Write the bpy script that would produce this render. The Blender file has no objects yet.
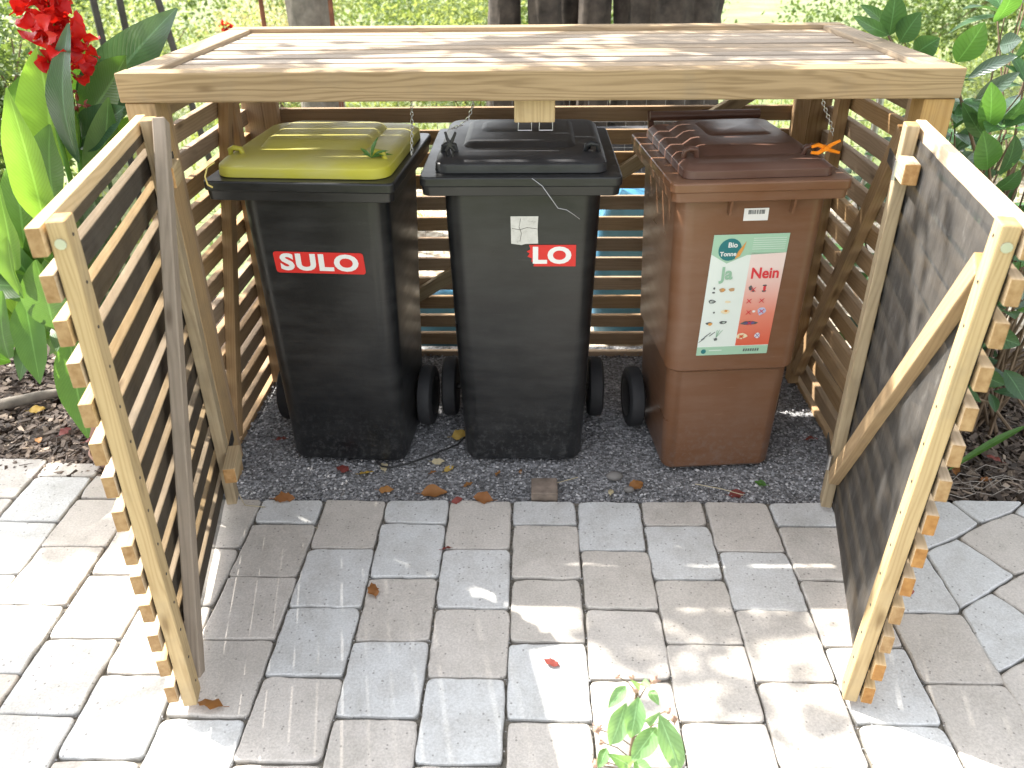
import bpy, math, random
from mathutils import Vector, Matrix, Quaternion, noise as mnoise
random.seed(7)
R = math.radians
scene = bpy.context.scene
col = scene.collection

# ---------------------------------------------------------------- camera
cd = bpy.data.cameras.new("camera"); cam = bpy.data.objects.new("camera", cd); col.objects.link(cam)
cd.sensor_width = 36; cd.lens = 28.873; cd.clip_start = .05; cd.clip_end = 400
rot = Matrix(((0.999736, -0.00222, 0.022849), (0.020919, 0.497982, -0.866935), (-0.009454, 0.867185, 0.497897)))
rot = Matrix(((0.999736, -0.00222, 0.022849), (0.020919, 0.497982, -0.866935), (-0.009454, 0.867185, 0.497897)))
cam.matrix_world = Matrix.Translation((0.05037, -1.87381, 1.45529)) @ rot.to_4x4()
scene.camera = cam
cd.dof.use_dof = True; cd.dof.focus_distance = 2.0; cd.dof.aperture_fstop = 4.5

# ---------------------------------------------------------------- light
SUN = Vector((-.80, .44, 1.0)).normalized()
w = bpy.data.worlds.new("World"); scene.world = w; w.use_nodes = True
nt = w.node_tree; bg = nt.nodes['Background']
sky = nt.nodes.new('ShaderNodeTexSky'); sky.sky_type = 'NISHITA'; sky.sun_disc = False
sky.sun_elevation = math.asin(SUN.z); sky.sun_rotation = math.atan2(SUN.x, SUN.y) % (2*math.pi)
sky.dust_density = 2.0
hs_ = nt.nodes.new('ShaderNodeHueSaturation'); hs_.inputs['Saturation'].default_value = .22
nt.links.new(sky.outputs[0], hs_.inputs['Color']); nt.links.new(hs_.outputs[0], bg.inputs[0]); bg.inputs[1].default_value = .115
sl = bpy.data.lights.new("sun", 'SUN'); sl.energy = 2.9; sl.angle = R(.53); sl.color = (1, .95, .87)
so = bpy.data.objects.new("sun", sl); col.objects.link(so); so.rotation_euler = SUN.to_track_quat('Z', 'Y').to_euler()
so.location = (-4, 3, 6)
vs = scene.view_settings; vs.view_transform = 'Standard'; vs.look = 'None'; vs.gamma = 1; vs.exposure = 2.42
vs.use_curve_mapping = False

# ---------------------------------------------------------------- material helpers
def newmat(name):
    m = bpy.data.materials.new(name); m.use_nodes = True
    return m, m.node_tree, m.node_tree.nodes['Principled BSDF']
def nd(nt, t, **kw):
    n = nt.nodes.new(t)
    for k, v in kw.items():
        if k.startswith('i_'):
            key = k[2:]; key = int(key) if key.isdigit() else key.replace('_', ' ')
            n.inputs[key].default_value = v
        else: setattr(n, k, v)
    return n
def ramp(nt, fac, stops):
    r = nt.nodes.new('ShaderNodeValToRGB'); e = r.color_ramp.elements
    while len(e) < len(stops): e.new(.5)
    for q, (p, c) in zip(e, stops): q.position = p; q.color = (*c, 1)
    nt.links.new(fac, r.inputs[0]); return r
def mathn(nt, op, a, b=None, c=None):
    n = nt.nodes.new('ShaderNodeMath'); n.operation = op
    for i, v in enumerate((a, b, c)):
        if v is None: continue
        if hasattr(v, 'links'): nt.links.new(v, n.inputs[i])
        else: n.inputs[i].default_value = v
    return n.outputs[0]
def mix(nt, fac, a, b, mode='MIX'):
    n = nt.nodes.new('ShaderNodeMix'); n.data_type = 'RGBA'; n.blend_type = mode
    for i, v in ((0, fac), (6, a), (7, b)):
        if hasattr(v, 'links'): nt.links.new(v, n.inputs[i])
        elif i == 0: n.inputs[0].default_value = v
        else: n.inputs[i].default_value = (*v, 1)
    return n.outputs[2]
def noise(nt, vec, scale, detail=3, rough=.55, dist=0):
    n = nt.nodes.new('ShaderNodeTexNoise'); n.inputs['Scale'].default_value = scale
    n.inputs['Detail'].default_value = detail; n.inputs['Roughness'].default_value = rough
    n.inputs['Distortion'].default_value = dist
    if vec is not None: nt.links.new(vec, n.inputs['Vector'])
    return n.outputs['Fac']
def bump(nt, b, h, strength=.3, dist=.01):
    n = nt.nodes.new('ShaderNodeBump'); n.inputs['Strength'].default_value = strength; n.inputs['Distance'].default_value = dist
    nt.links.new(h, n.inputs['Height']); nt.links.new(n.outputs[0], b.inputs['Normal'])
def objco(nt): return nt.nodes.new('ShaderNodeNewGeometry').outputs['Position']
def attr(nt, name):
    a = nt.nodes.new('ShaderNodeAttribute'); a.attribute_name = name; return a.outputs['Fac']

def wood(name, dark, light, endc=(.5, .3, .13), rough=.75, ring=.5):
    m, nt, b = newmat(name)
    uv = nt.nodes.new('ShaderNodeUVMap'); sx = nt.nodes.new('ShaderNodeSeparateXYZ'); nt.links.new(uv.outputs[0], sx.inputs[0])
    rn = attr(nt, 'rnd'); u, v = sx.outputs[0], sx.outputs[1]
    def vec(a, bb, off):
        c = nt.nodes.new('ShaderNodeCombineXYZ')
        nt.links.new(mathn(nt, 'MULTIPLY', u, a), c.inputs[0]); nt.links.new(mathn(nt, 'MULTIPLY', v, bb), c.inputs[1])
        nt.links.new(mathn(nt, 'MULTIPLY', rn, off), c.inputs[2]); return c.outputs[0]
    fine = noise(nt, vec(5, 210, 40), 1, 4, .6)
    mid = noise(nt, vec(1.1, 13, 70), 1, 3, .5, .3)
    ph = mathn(nt, 'MULTIPLY', mathn(nt, 'ADD', mathn(nt, 'MULTIPLY', v, 15.0), mathn(nt, 'MULTIPLY', mid, 2.4)), 30)
    rings = mathn(nt, 'ADD', mathn(nt, 'MULTIPLY', mathn(nt, 'SINE', ph), .5), .5)
    rings = mathn(nt, 'POWER', rings, 2.0)
    big = noise(nt, vec(2.2, 5, 15), 1, 3, .6)
    f = mathn(nt, 'ADD', mathn(nt, 'MULTIPLY', fine, .55), mathn(nt, 'MULTIPLY', rings, ring*.45))
    f = mathn(nt, 'ADD', f, mathn(nt, 'MULTIPLY', mathn(nt, 'SUBTRACT', big, .5), .5))
    base = ramp(nt, f, [(.15, light), (.85, dark)]).outputs[0]
    # knots
    vo = nd(nt, 'ShaderNodeTexVoronoi'); vo.inputs['Scale'].default_value = 1; nt.links.new(vec(4.5, 16, 33), vo.inputs['Vector'])
    k = nd(nt, 'ShaderNodeMapRange'); k.inputs[1].default_value = .05; k.inputs[2].default_value = .16; k.inputs[3].default_value = 1; k.inputs[4].default_value = 0
    nt.links.new(vo.outputs['Distance'], k.inputs[0])
    kk = mathn(nt, 'MULTIPLY', k.outputs[0], .65)
    base = mix(nt, kk, base, (dark[0]*.4, dark[1]*.33, dark[2]*.28))
    # per-board tone
    hs = nd(nt, 'ShaderNodeHueSaturation'); nt.links.new(base, hs.inputs['Color'])
    nt.links.new(mathn(nt, 'ADD', mathn(nt, 'MULTIPLY', rn, .34), .83), hs.inputs['Value'])
    nt.links.new(mathn(nt, 'ADD', mathn(nt, 'MULTIPLY', mathn(nt, 'FRACT', mathn(nt, 'MULTIPLY', rn, 7.3)), .4), .8), hs.inputs['Saturation'])
    # grime
    g = noise(nt, objco(nt), 9, 4, .65)
    gr = ramp(nt, g, [(.52, (0, 0, 0)), (.78, (1, 1, 1))]).outputs[0]
    base = mix(nt, mathn(nt, 'MULTIPLY', gr, .35), hs.outputs[0], (.16, .14, .11))
    er = noise(nt, vec(60, 60, 9), 1, 3, .6)
    ec = ramp(nt, er, [(.3, endc), (.75, (endc[0]*.6, endc[1]*.5, endc[2]*.4))]).outputs[0]
    base = mix(nt, attr(nt, 'end'), base, ec)
    nt.links.new(base, b.inputs['Base Color']); b.inputs['Roughness'].default_value = rough
    b.inputs['Specular IOR Level'].default_value = .25
    bump(nt, b, mathn(nt, 'SUBTRACT', fine, mathn(nt, 'MULTIPLY', k.outputs[0], .3)), .35, .002)
    return m
def plain(name, c, rough=.6, var=.25, scale=12, metal=0, spec=.4, bmp=.1, bscale=60):
    m, nt, b = newmat(name); co = objco(nt)
    n = noise(nt, co, scale, 4, .6)
    cc = ramp(nt, n, [(.3, tuple(x*(1-var) for x in c)), (.7, tuple(min(1, x*(1+var)) for x in c))]).outputs[0]
    nt.links.new(cc, b.inputs['Base Color']); b.inputs['Roughness'].default_value = rough
    b.inputs['Metallic'].default_value = metal; b.inputs['Specular IOR Level'].default_value = spec
    if bmp: bump(nt, b, noise(nt, co, bscale, 3), bmp, .002)
    return m
def plastic(name, c, dustc, rough=.4, dust=.35):
    m, nt, b = newmat(name); co = objco(nt)
    mp = nt.nodes.new('ShaderNodeMapping'); mp.inputs['Scale'].default_value = (6, 6, 28); nt.links.new(co, mp.inputs[0])
    n1 = noise(nt, mp.outputs[0], 1, 5, .65); n2 = noise(nt, co, 5, 3, .6); n3 = noise(nt, co, 140, 2, .5)
    f = mathn(nt, 'ADD', mathn(nt, 'MULTIPLY', n1, .6), mathn(nt, 'MULTIPLY', n2, .5))
    fr = ramp(nt, f, [(.48, (0, 0, 0)), (.78, (1, 1, 1))]).outputs[0]
    # thin scuffs
    mp2 = nt.nodes.new('ShaderNodeMapping'); mp2.inputs['Scale'].default_value = (3, 3, 60); mp2.inputs['Rotation'].default_value = (.5, .4, 0); nt.links.new(co, mp2.inputs[0])
    sc = ramp(nt, noise(nt, mp2.outputs[0], 1.5, 6, .8), [(.64, (0, 0, 0)), (.70, (1, 1, 1))]).outputs[0]
    cc = mix(nt, mathn(nt, 'MULTIPLY', fr, dust), c, dustc)
    cc = mix(nt, mathn(nt, 'MULTIPLY', sc, .35), cc, tuple(min(1, x*1.6) for x in dustc))
    # dirt splashes near the base
    pz = nt.nodes.new('ShaderNodeSeparateXYZ'); nt.links.new(co, pz.inputs[0])
    lo = nd(nt, 'ShaderNodeMapRange'); lo.inputs[1].default_value = .02; lo.inputs[2].default_value = .22; lo.inputs[3].default_value = 1; lo.inputs[4].default_value = 0; nt.links.new(pz.outputs[2], lo.inputs[0])
    spn = ramp(nt, noise(nt, co, 60, 4, .8), [(.50, (0, 0, 0)), (.62, (1, 1, 1))]).outputs[0]
    cc = mix(nt, mathn(nt, 'MULTIPLY', mathn(nt, 'MULTIPLY', lo.outputs[0], spn), .55), cc, tuple(x*.6+.05 for x in dustc))
    # pale dust lying on upward faces
    ge = nt.nodes.new('ShaderNodeNewGeometry'); sp = nt.nodes.new('ShaderNodeSeparateXYZ'); nt.links.new(ge.outputs['Normal'], sp.inputs[0])
    up = nd(nt, 'ShaderNodeMapRange'); up.inputs[1].default_value = .7; up.inputs[2].default_value = 1; nt.links.new(sp.outputs[2], up.inputs[0])
    cc = mix(nt, mathn(nt, 'MULTIPLY', mathn(nt, 'MULTIPLY', up.outputs[0], n2), .5), cc, dustc)
    nt.links.new(cc, b.inputs['Base Color'])
    nt.links.new(mathn(nt, 'ADD', mathn(nt, 'MULTIPLY', n1, .35), rough-.15), b.inputs['Roughness'])
    b.inputs['Specular IOR Level'].default_value = .45
    bump(nt, b, n3, .12, .0015)
    return m
def leafmat(name, c1, c2, trans=.35, rough=.4, spec=.5, scale=3, veins=0):
    m, nt, b = newmat(name); co = objco(nt)
    a = attr(nt, 'rnd')
    n = noise(nt, co, scale, 2)
    f = mathn(nt, 'ADD', mathn(nt, 'MULTIPLY', a, .7), mathn(nt, 'MULTIPLY', n, .3))
    cc = ramp(nt, f, [(.15, c1), (.85, c2)]).outputs[0]
    if veins:
        uv = nt.nodes.new('ShaderNodeUVMap'); sx = nt.nodes.new('ShaderNodeSeparateXYZ'); nt.links.new(uv.outputs[0], sx.inputs[0])
        au = mathn(nt, 'ABSOLUTE', sx.outputs[0])
        st = mathn(nt, 'SINE', mathn(nt, 'MULTIPLY', mathn(nt, 'SUBTRACT', mathn(nt, 'ADD', sx.outputs[1], mathn(nt, 'MULTIPLY', noise(nt, co, 9, 2), .05)), mathn(nt, 'MULTIPLY', au, .22)), veins))
        st = mathn(nt, 'POWER', mathn(nt, 'ADD', mathn(nt, 'MULTIPLY', st, .5), .5), 3)
        rib = nd(nt, 'ShaderNodeMapRange'); rib.inputs[1].default_value = .03; rib.inputs[2].default_value = .07; rib.inputs[3].default_value = 1; rib.inputs[4].default_value = 0
        nt.links.new(au, rib.inputs[0])
        cc = mix(nt, mathn(nt, 'MULTIPLY', st, .28), cc, tuple(x*.55 for x in c1))
        cc = mix(nt, mathn(nt, 'MULTIPLY', rib.outputs[0], .6), cc, tuple(min(1, x*1.9+.02) for x in c2))
        blm = noise(nt, co, 30, 4, .7); cc = mix(nt, mathn(nt, 'MULTIPLY', ramp(nt, blm, [(.45, (0, 0, 0)), (.8, (1, 1, 1))]).outputs[0], .35), cc, tuple(x*.6 for x in c1))
        bump(nt, b, st, .25, .002)
    nt.links.new(cc, b.inputs['Base Color']); b.inputs['Roughness'].default_value = rough
    b.inputs['Specular IOR Level'].default_value = spec
    tr = nt.nodes.new('ShaderNodeBsdfTranslucent')
    tc = mix(nt, .5, cc, (min(1, c2[0]*2.2), min(1, c2[1]*2.0), c2[2]*.6)); nt.links.new(tc, tr.inputs[0])
    mx = nt.nodes.new('ShaderNodeMixShader'); mx.inputs[0].default_value = trans
    nt.links.new(b.outputs[0], mx.inputs[1]); nt.links.new(tr.outputs[0], mx.inputs[2])
    nt.links.new(mx.outputs[0], nt.nodes['Material Output'].inputs[0])
    return m
def flat(name, c, rough=.5, spec=.4):
    m, nt, b = newmat(name); b.inputs['Base Color'].default_value = (*c, 1); b.inputs['Roughness'].default_value = rough
    b.inputs['Specular IOR Level'].default_value = spec
    return m

M = {}
M['roof'] = wood('roof_pine', (.20, .145, .09), (.34, .26, .17), ring=.9)
M['slat_top'] = wood('roof_slat_pine', (.21, .165, .12), (.37, .295, .22), ring=.4)
M['post'] = wood('post_pine', (.26, .165, .08), (.42, .29, .155))
M['wall'] = wood('wall_slat_pine', (.235, .150, .082), (.40, .275, .165))
M['stile'] = wood('stile_pine', (.29, .205, .105), (.45, .345, .20), ring=.7)
M['grey'] = wood('weathered_pine', (.19, .15, .11), (.32, .26, .20), endc=(.4, .3, .2))
M['door'] = wood('door_slat_pine', (.36, .25, .13), (.56, .42, .26), endc=(.36, .24, .12))
M['dooro'] = wood('door_slat_orange', (.36, .25, .13), (.56, .42, .26), endc=(.38, .20, .065))
M['black'] = plastic('black_plastic', (.0085, .009, .010), (.042, .042, .042), .32, .55)
M['blacklid'] = plastic('black_lid_plastic', (.011, .012, .0135), (.07, .07, .075), .4, .5)
M['brown'] = plastic('brown_plastic', (.155, .072, .036), (.22, .14, .10), .32, .45)
M['brownlid'] = plastic('brown_lid_plastic', (.10, .046, .030), (.19, .125, .10), .36, .35)
M['yellow'] = plastic('yellow_plastic', (.42, .385, .035), (.42, .39, .22), .42, .5)
M['rubber'] = plain('rubber', (.02, .02, .022), .7)
M['metal'] = plain('zinc_metal', (.55, .55, .55), .35, .15, metal=.9, bmp=0)
M['iron'] = plain('dark_iron', (.06, .055, .05), .5, .3, metal=.4)
M['clay'] = plain('terracotta', (.30, .17, .125), .8, .3, 9)
M['rust'] = plain('rusty_iron', (.16, .06, .03), .8, .4, 20)
M['bark'] = plain('bark', (.05, .04, .032), .95, .6, 14, bmp=.9, bscale=22)
M['palebark'] = plain('pale_bark', (.17, .15, .125), .95, .35, 20, bmp=.8, bscale=30)
M['canna_a'] = leafmat('canna_bright', (.10, .21, .035), (.17, .31, .06), .5, .4, .4, veins=170)
M['canna_b'] = leafmat('canna_green', (.065, .165, .03), (.10, .22, .045), .45, .4, .4, veins=170)
M['canna_c'] = leafmat('canna_dark', (.05, .12, .03), (.08, .17, .045), .4, .35, .5, veins=170)
M['canna_d'] = leafmat('canna_bluish', (.03, .075, .04), (.055, .11, .065), .2, .22, .8, veins=170)
M['laurel'] = leafmat('laurel_leaf', (.035, .095, .035), (.07, .155, .06), .35, .3, .6, veins=60)
M['laurel_b'] = leafmat('laurel_bright', (.06, .16, .035), (.09, .21, .05), .35, .32, .6, veins=60)
M['laurel_p'] = leafmat('laurel_pale', (.07, .12, .085), (.11, .165, .125), .2, .25, .8, veins=60)
M['shrub'] = leafmat('shrub_leaf', (.035, .075, .02), (.13, .19, .07), .4, .5, .3)
M['shrub_y'] = leafmat('shrub_yellow', (.20, .21, .13), (.40, .38, .28), .4, .5, .3)
M['shrub_l'] = leafmat('shrub_light', (.07, .12, .04), (.28, .34, .18), .4, .5, .3)
M['canopy'] = leafmat('canopy_leaf', (.05, .11, .03), (.08, .16, .04), .12, .5, .3)
M['herb'] = leafmat('herb_leaf', (.14, .30, .12), (.23, .40, .20), .4, .5, .3, veins=55)
M['redpetal'] = leafmat('red_petal', (.30, .004, .006), (.48, .012, .010), .3, .45, .3)
M['dryleaf'] = leafmat('dry_leaf', (.22, .09, .03), (.42, .22, .07), .15, .6, .3)
M['blue'] = plain('blue_plastic', (.07, .22, .36), .35, .3, 6)
M['orange'] = plain('orange_plastic', (.85, .25, .01), .35, .15)
M['white_print'] = flat('white_print', (.72, .72, .70))
M['red_print'] = flat('red_print', (.60, .025, .02))
M['stem'] = plain('green_stem', (.22, .24, .10), .6)
M['wire'] = plain('dull_wire', (.12, .12, .12), .6, bmp=0)
M['twig'] = plain('woody_stem', (.16, .11, .07), .8)
M['cable'] = plain('black_cable', (.02, .02, .02), .5)

# ---------------------------------------------------------------- object helpers
wloc = {}
def tag(o, label=None, cat=None, group=None, kind=None):
    if label: o['label'] = label
    if cat: o['category'] = cat
    if group: o['group'] = group
    if kind: o['kind'] = kind
    return o
def thing(name, loc, label, cat, group=None):
    o = bpy.data.objects.new(name, None); col.objects.link(o); o.empty_display_size = .05
    o.location = loc; wloc[o] = Vector(loc); return tag(o, label, cat, group)
class MB:
    def __init__(s): s.v = []; s.f = []; s.uv = []; s.rnd = []; s.end = []; s.mi = []
    def face(s, idx, uv=None, rnd=0, end=0, mi=0):
        s.f.append(idx); s.uv.append(uv or [(0, 0)]*len(idx)); s.rnd.append(rnd); s.end.append(end); s.mi.append(mi)
    def build(s, name, mat, parent=None, bevel=0, smooth=None, origin=None, seg=2):
        me = bpy.data.meshes.new(name)
        vv = [Vector(q) for q in s.v]
        if origin is None:
            lo = [min(q[i] for q in vv) for i in range(3)]; hi = [max(q[i] for q in vv) for i in range(3)]
            origin = Vector(((lo[0]+hi[0])/2, (lo[1]+hi[1])/2, lo[2]))
        origin = Vector(origin)
        me.from_pydata([q-origin for q in vv], [], s.f)
        ul = me.uv_layers.new(name='UVMap'); k = 0
        for fu in s.uv:
            for q in fu: ul.data[k].uv = q; k += 1
        a = me.attributes.new('rnd', 'FLOAT', 'FACE'); a.data.foreach_set('value', s.rnd)
        a = me.attributes.new('end', 'FLOAT', 'FACE'); a.data.foreach_set('value', s.end)
        for mm in (mat if isinstance(mat, (list, tuple)) else [mat]): me.materials.append(mm)
        me.polygons.foreach_set('material_index', s.mi)
        if smooth is not None:
            me.polygons.foreach_set('use_smooth', [True]*len(me.polygons)); me.set_sharp_from_angle(angle=R(smooth))
        me.update()
        o = bpy.data.objects.new(name, me); col.objects.link(o); wloc[o] = origin
        if parent is not None: o.parent = parent; o.location = origin-wloc[parent]
        else: o.location = origin
        if bevel:
            bm_ = o.modifiers.new('bevel', 'BEVEL'); bm_.width = bevel; bm_.segments = seg; bm_.limit_method = 'ANGLE'; bm_.angle_limit = R(40)
        return o
    # board: from p0 to p1, width wv (vector = full width), thickness tv (vector)
    def board(s, p0, p1, wv, tv, rnd=None, jit=0, mi=0):
        p0, p1, wv, tv = Vector(p0), Vector(p1), Vector(wv), Vector(tv)
        if rnd is None: rnd = random.random()
        L = (p1-p0).length; W = wv.length; T = tv.length
        if jit:
            p0 = p0+Vector([random.uniform(-jit, jit) for _ in range(3)]); p1 = p1+Vector([random.uniform(-jit, jit) for _ in range(3)])
        b = len(s.v)
        for p in (p0, p1):
            for a_, c_ in ((-.5, -.5), (.5, -.5), (.5, .5), (-.5, .5)): s.v.append(p+wv*a_+tv*c_)
        flip = (p1-p0).cross(wv).dot(tv) < 0
        uo = rnd*37.0; vo = rnd*11.0
        def q(idx, uv, e=0):
            idx = [b+i for i in idx]
            if flip: idx = idx[::-1]; uv = uv[::-1]
            s.face(idx, uv, rnd, e, mi)
        q((0, 1, 5, 4), [(uo, vo), (uo, vo+W), (uo+L, vo+W), (uo+L, vo)])
        q((1, 2, 6, 5), [(uo, vo+W), (uo, vo+W+T), (uo+L, vo+W+T), (uo+L, vo+W)])
        q((2, 3, 7, 6), [(uo, vo+W+T), (uo, vo+2*W+T), (uo+L, vo+2*W+T), (uo+L, vo+W+T)])
        q((3, 0, 4, 7), [(uo, vo+.3), (uo, vo+.3+T), (uo+L, vo+.3+T), (uo+L, vo+.3)])
        q((0, 3, 2, 1), [(uo, vo), (uo, vo+T), (uo+W, vo+T), (uo+W, vo)], 1)
        q((4, 5, 6, 7), [(uo, vo), (uo+W, vo), (uo+W, vo+T), (uo, vo+T)], 1)
    def ring_loft(s, rings, cap0=True, cap1=True, rnd=0):
        n = len(rings[0]); b = len(s.v)
        for r in rings: s.v += [Vector(q) for q in r]
        for i in range(len(rings)-1):
            for j in range(n):
                k = (j+1) % n; s.face([b+i*n+j, b+i*n+k, b+(i+1)*n+k, b+(i+1)*n+j], None, rnd)
        if cap0: s.face([b+j for j in range(n)][::-1], None, rnd)
        if cap1: s.face([b+(len(rings)-1)*n+j for j in range(n)], None, rnd)
    def tube(s, pts, rad, n=8, rnd=0, closed=False):
        pts = [Vector(p) for p in pts]; rings = []
        for i, p in enumerate(pts):
            if closed: d = pts[(i+1) % len(pts)]-pts[i-1]
            else: d = pts[min(i+1, len(pts)-1)]-pts[max(i-1, 0)]
            d.normalize(); a = d.cross(Vector((0, 0, 1)))
            if a.length < .15: a = d.cross(Vector((0, 1, 0)))
            a.normalize(); c = d.cross(a)
            r = rad[i] if isinstance(rad, (list, tuple)) else rad
            rings.append([p+a*r*math.cos(t*2*math.pi/n)-c*r*math.sin(t*2*math.pi/n) for t in range(n)])
        if closed: rings.append(rings[0])
        s.ring_loft(rings[::-1], not closed, not closed, rnd)
def rrect(cx, cy, hx, hy, r, z, n=5, tilt=0):
    pts = []
    for (sx, sy, a0) in ((1, -1, -90), (1, 1, 0), (-1, 1, 90), (-1, -1, 180)):
        for i in range(n+1):
            a = R(a0+90*i/n); x = cx+sx*(hx-r)+r*math.cos(a); y = cy+sy*(hy-r)+r*math.sin(a)
            pts.append(Vector((x, y, z+tilt*(y-cy))))
    return pts

# leaf blade into an MB: from base to tip, width, facing normal hint, curl
def blade(mb, base, tip, width, nrm=(0, -1, .4), n=8, fold=.18, sag=.1, rnd=None, peak=.42, wave=0, jag=0):
    base, tip, nrm = Vector(base), Vector(tip), Vector(nrm).normalized()
    d = tip-base; L = d.length; side = d.cross(nrm).normalized(); up = side.cross(d).normalized()
    rnd = random.random() if rnd is None else rnd
    b = len(mb.v); ph = random.random()*6; twist = random.uniform(-.25, .25); bend = random.uniform(-.04, .04)*L
    for i in range(n+1):
        t = i/n
        if t < peak: q = math.sin(t/peak*math.pi/2)**.75
        else: q = math.cos((t-peak)/(1-peak)*math.pi/2)**.8
        wl = wr = max(width*.5*q, width*.02)
        if jag: wl *= 1+random.uniform(-jag, jag); wr *= 1+random.uniform(-jag, jag)
        sd = side*math.cos(twist*(t-.4))+up*math.sin(twist*(t-.4))
        c = base+d*t+up*(sag*L*math.sin(math.pi*t))+side*(bend*math.sin(math.pi*t))
        wv = wave*width*math.sin(ph+t*14)
        mb.v += [c-sd*wl+up*(fold*wl*2+wv), c-sd*wl*.5+up*(fold*wl*.6+wv*.3), c, c+sd*wr*.5+up*(fold*wr*.6-wv*.3), c+sd*wr+up*(fold*wr*2-wv)]
    for i in range(n):
        for j in range(4):
            a = b+i*5+j
            u0, u1, v0, v1 = (j-2)*.5, (j-1)*.5, i/n, (i+1)/n
            mb.face([a, a+1, a+6, a+5], [(u0, v0), (u1, v0), (u1, v1), (u0, v1)], min(1, rnd))
def leafquad(mb, c, size, nrm, rnd, asp=.5, rollr=None):
    nrm = Vector(nrm).normalized(); t = nrm.orthogonal().normalized()
    t.rotate(Quaternion(nrm, random.uniform(0, 6.283) if rollr is None else rollr)); s_ = nrm.cross(t); c = Vector(c); b = len(mb.v)
    L = size; W = size*asp
    mb.v += [c-t*L*.5, c-t*L*.1+s_*W*.5+nrm*W*.15, c+t*L*.5-nrm*L*.1, c-t*L*.1-s_*W*.5+nrm*W*.15]
    mb.face([b, b+1, b+2], None, rnd); mb.face([b, b+2, b+3], None, rnd)
def rndn(): 
    return Vector((random.gauss(0, 1), random.gauss(0, 1), random.gauss(0, 1)))
def cloud(mb, c, rad, n, size, asp=.5, clumps=14, upbias=.7):
    c = Vector(c); cs = []
    for _ in range(clumps):
        d = rndn().normalized(); rr = random.random()**.4
        cs.append((c+Vector((d.x*rad[0]*rr, d.y*rad[1]*rr, d.z*rad[2]*rr)), random.uniform(.22, .5), random.random()))
    for i in range(n):
        q, s_, tn = random.choice(cs); d = rndn()*.55
        p = q+Vector((d.x*rad[0]*s_, d.y*rad[1]*s_, d.z*rad[2]*s_))
        nn = rndn().normalized()+Vector((0, 0, upbias))
        leafquad(mb, p, size*random.uniform(.6, 1.3), nn, min(1, max(0, tn*.6+random.random()*.4)), asp)

# ================================================================= SETTING
def sheet(name, pts, z, mat, kind='structure', thick=0):
    mb = MB(); mb.v = [Vector((x, y, z)) for x, y in pts]; mb.face(list(range(len(pts))))
    o = mb.build(name, mat, origin=(0, 0, z)); return tag(o, kind=kind)
# lawn
m, nt_, b = newmat('lawn_green'); co = objco(nt_)
n1 = noise(nt_, co, 1.4, 4, .6); n2 = noise(nt_, co, 45, 3, .7)
cc = ramp(nt_, mathn(nt_, 'ADD', mathn(nt_, 'MULTIPLY', n1, .6), mathn(nt_, 'MULTIPLY', n2, .4)), [(.3, (.07, .11, .035)), (.5, (.18, .22, .09)), (.7, (.34, .33, .20))]).outputs[0]
nt_.links.new(cc, b.inputs['Base Color']); b.inputs['Roughness'].default_value = .9; bump(nt_, b, n2, .8, .03); M['lawn'] = m
sheet('ground', [(-60, -60), (60, -60), (60, 90), (-60, 90)], -.06, M['lawn'])
# soil/leaf litter behind
m, nt_, b = newmat('leaf_litter'); co = objco(nt_)
vo = nd(nt_, 'ShaderNodeTexVoronoi'); vo.inputs['Scale'].default_value = 26; nt_.links.new(co, vo.inputs['Vector'])
cc = ramp(nt_, mathn(nt_, 'ADD', mathn(nt_, 'MULTIPLY', noise(nt_, co, 7, 4, .7), .6), mathn(nt_, 'MULTIPLY', vo.outputs['Distance'], .6)), [(.3, (.10, .07, .045)), (.5, (.30, .24, .17)), (.7, (.45, .40, .32))]).outputs[0]
nt_.links.new(cc, b.inputs['Base Color']); b.inputs['Roughness'].default_value = .9; bump(nt_, b, vo.outputs['Distance'], .6, .02); M['litter'] = m
sheet('soil_behind', [(-1.0, .985), (3.2, .985), (3.2, 3.4), (-1.0, 3.4)], -.045, M['litter'])
M['soil'] = plain('dark_soil', (.05, .034, .024), .95, .5, 25, bmp=.8, bscale=70)
sheet('mulch_bed_left', [(-2.6, .02), (-.905, .02), (-.905, 1.5), (-2.6, 1.5)], -.030, M['soil'])
sheet('mulch_bed_right', [(1.03, .0), (3.4, .0), (3.4, 1.0), (1.03, 1.0)], -.030, M['soil'])
# gravel bed
m, nt_, b = newmat('gravel_base'); co = objco(nt_)
vo = nd(nt_, 'ShaderNodeTexVoronoi'); vo.inputs['Scale'].default_value = 130; nt_.links.new(co, vo.inputs['Vector'])
sp = nt_.nodes.new('ShaderNodeSeparateColor'); nt_.links.new(vo.outputs['Color'], sp.inputs[0])
cc = ramp(nt_, sp.outputs[0], [(.1, (.10, .10, .10)), (.6, (.22, .22, .225)), (.95, (.40, .40, .41))]).outputs[0]
nt_.links.new(cc, b.inputs['Base Color']); b.inputs['Roughness'].default_value = .85; bump(nt_, b, vo.outputs['Distance'], .8, .004); M['gravel'] = m
sheet('gravel_bed', [(-.905, -.01), (1.03, -.01), (1.03, .985), (-.905, .985)], -.016, M['gravel'])
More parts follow.
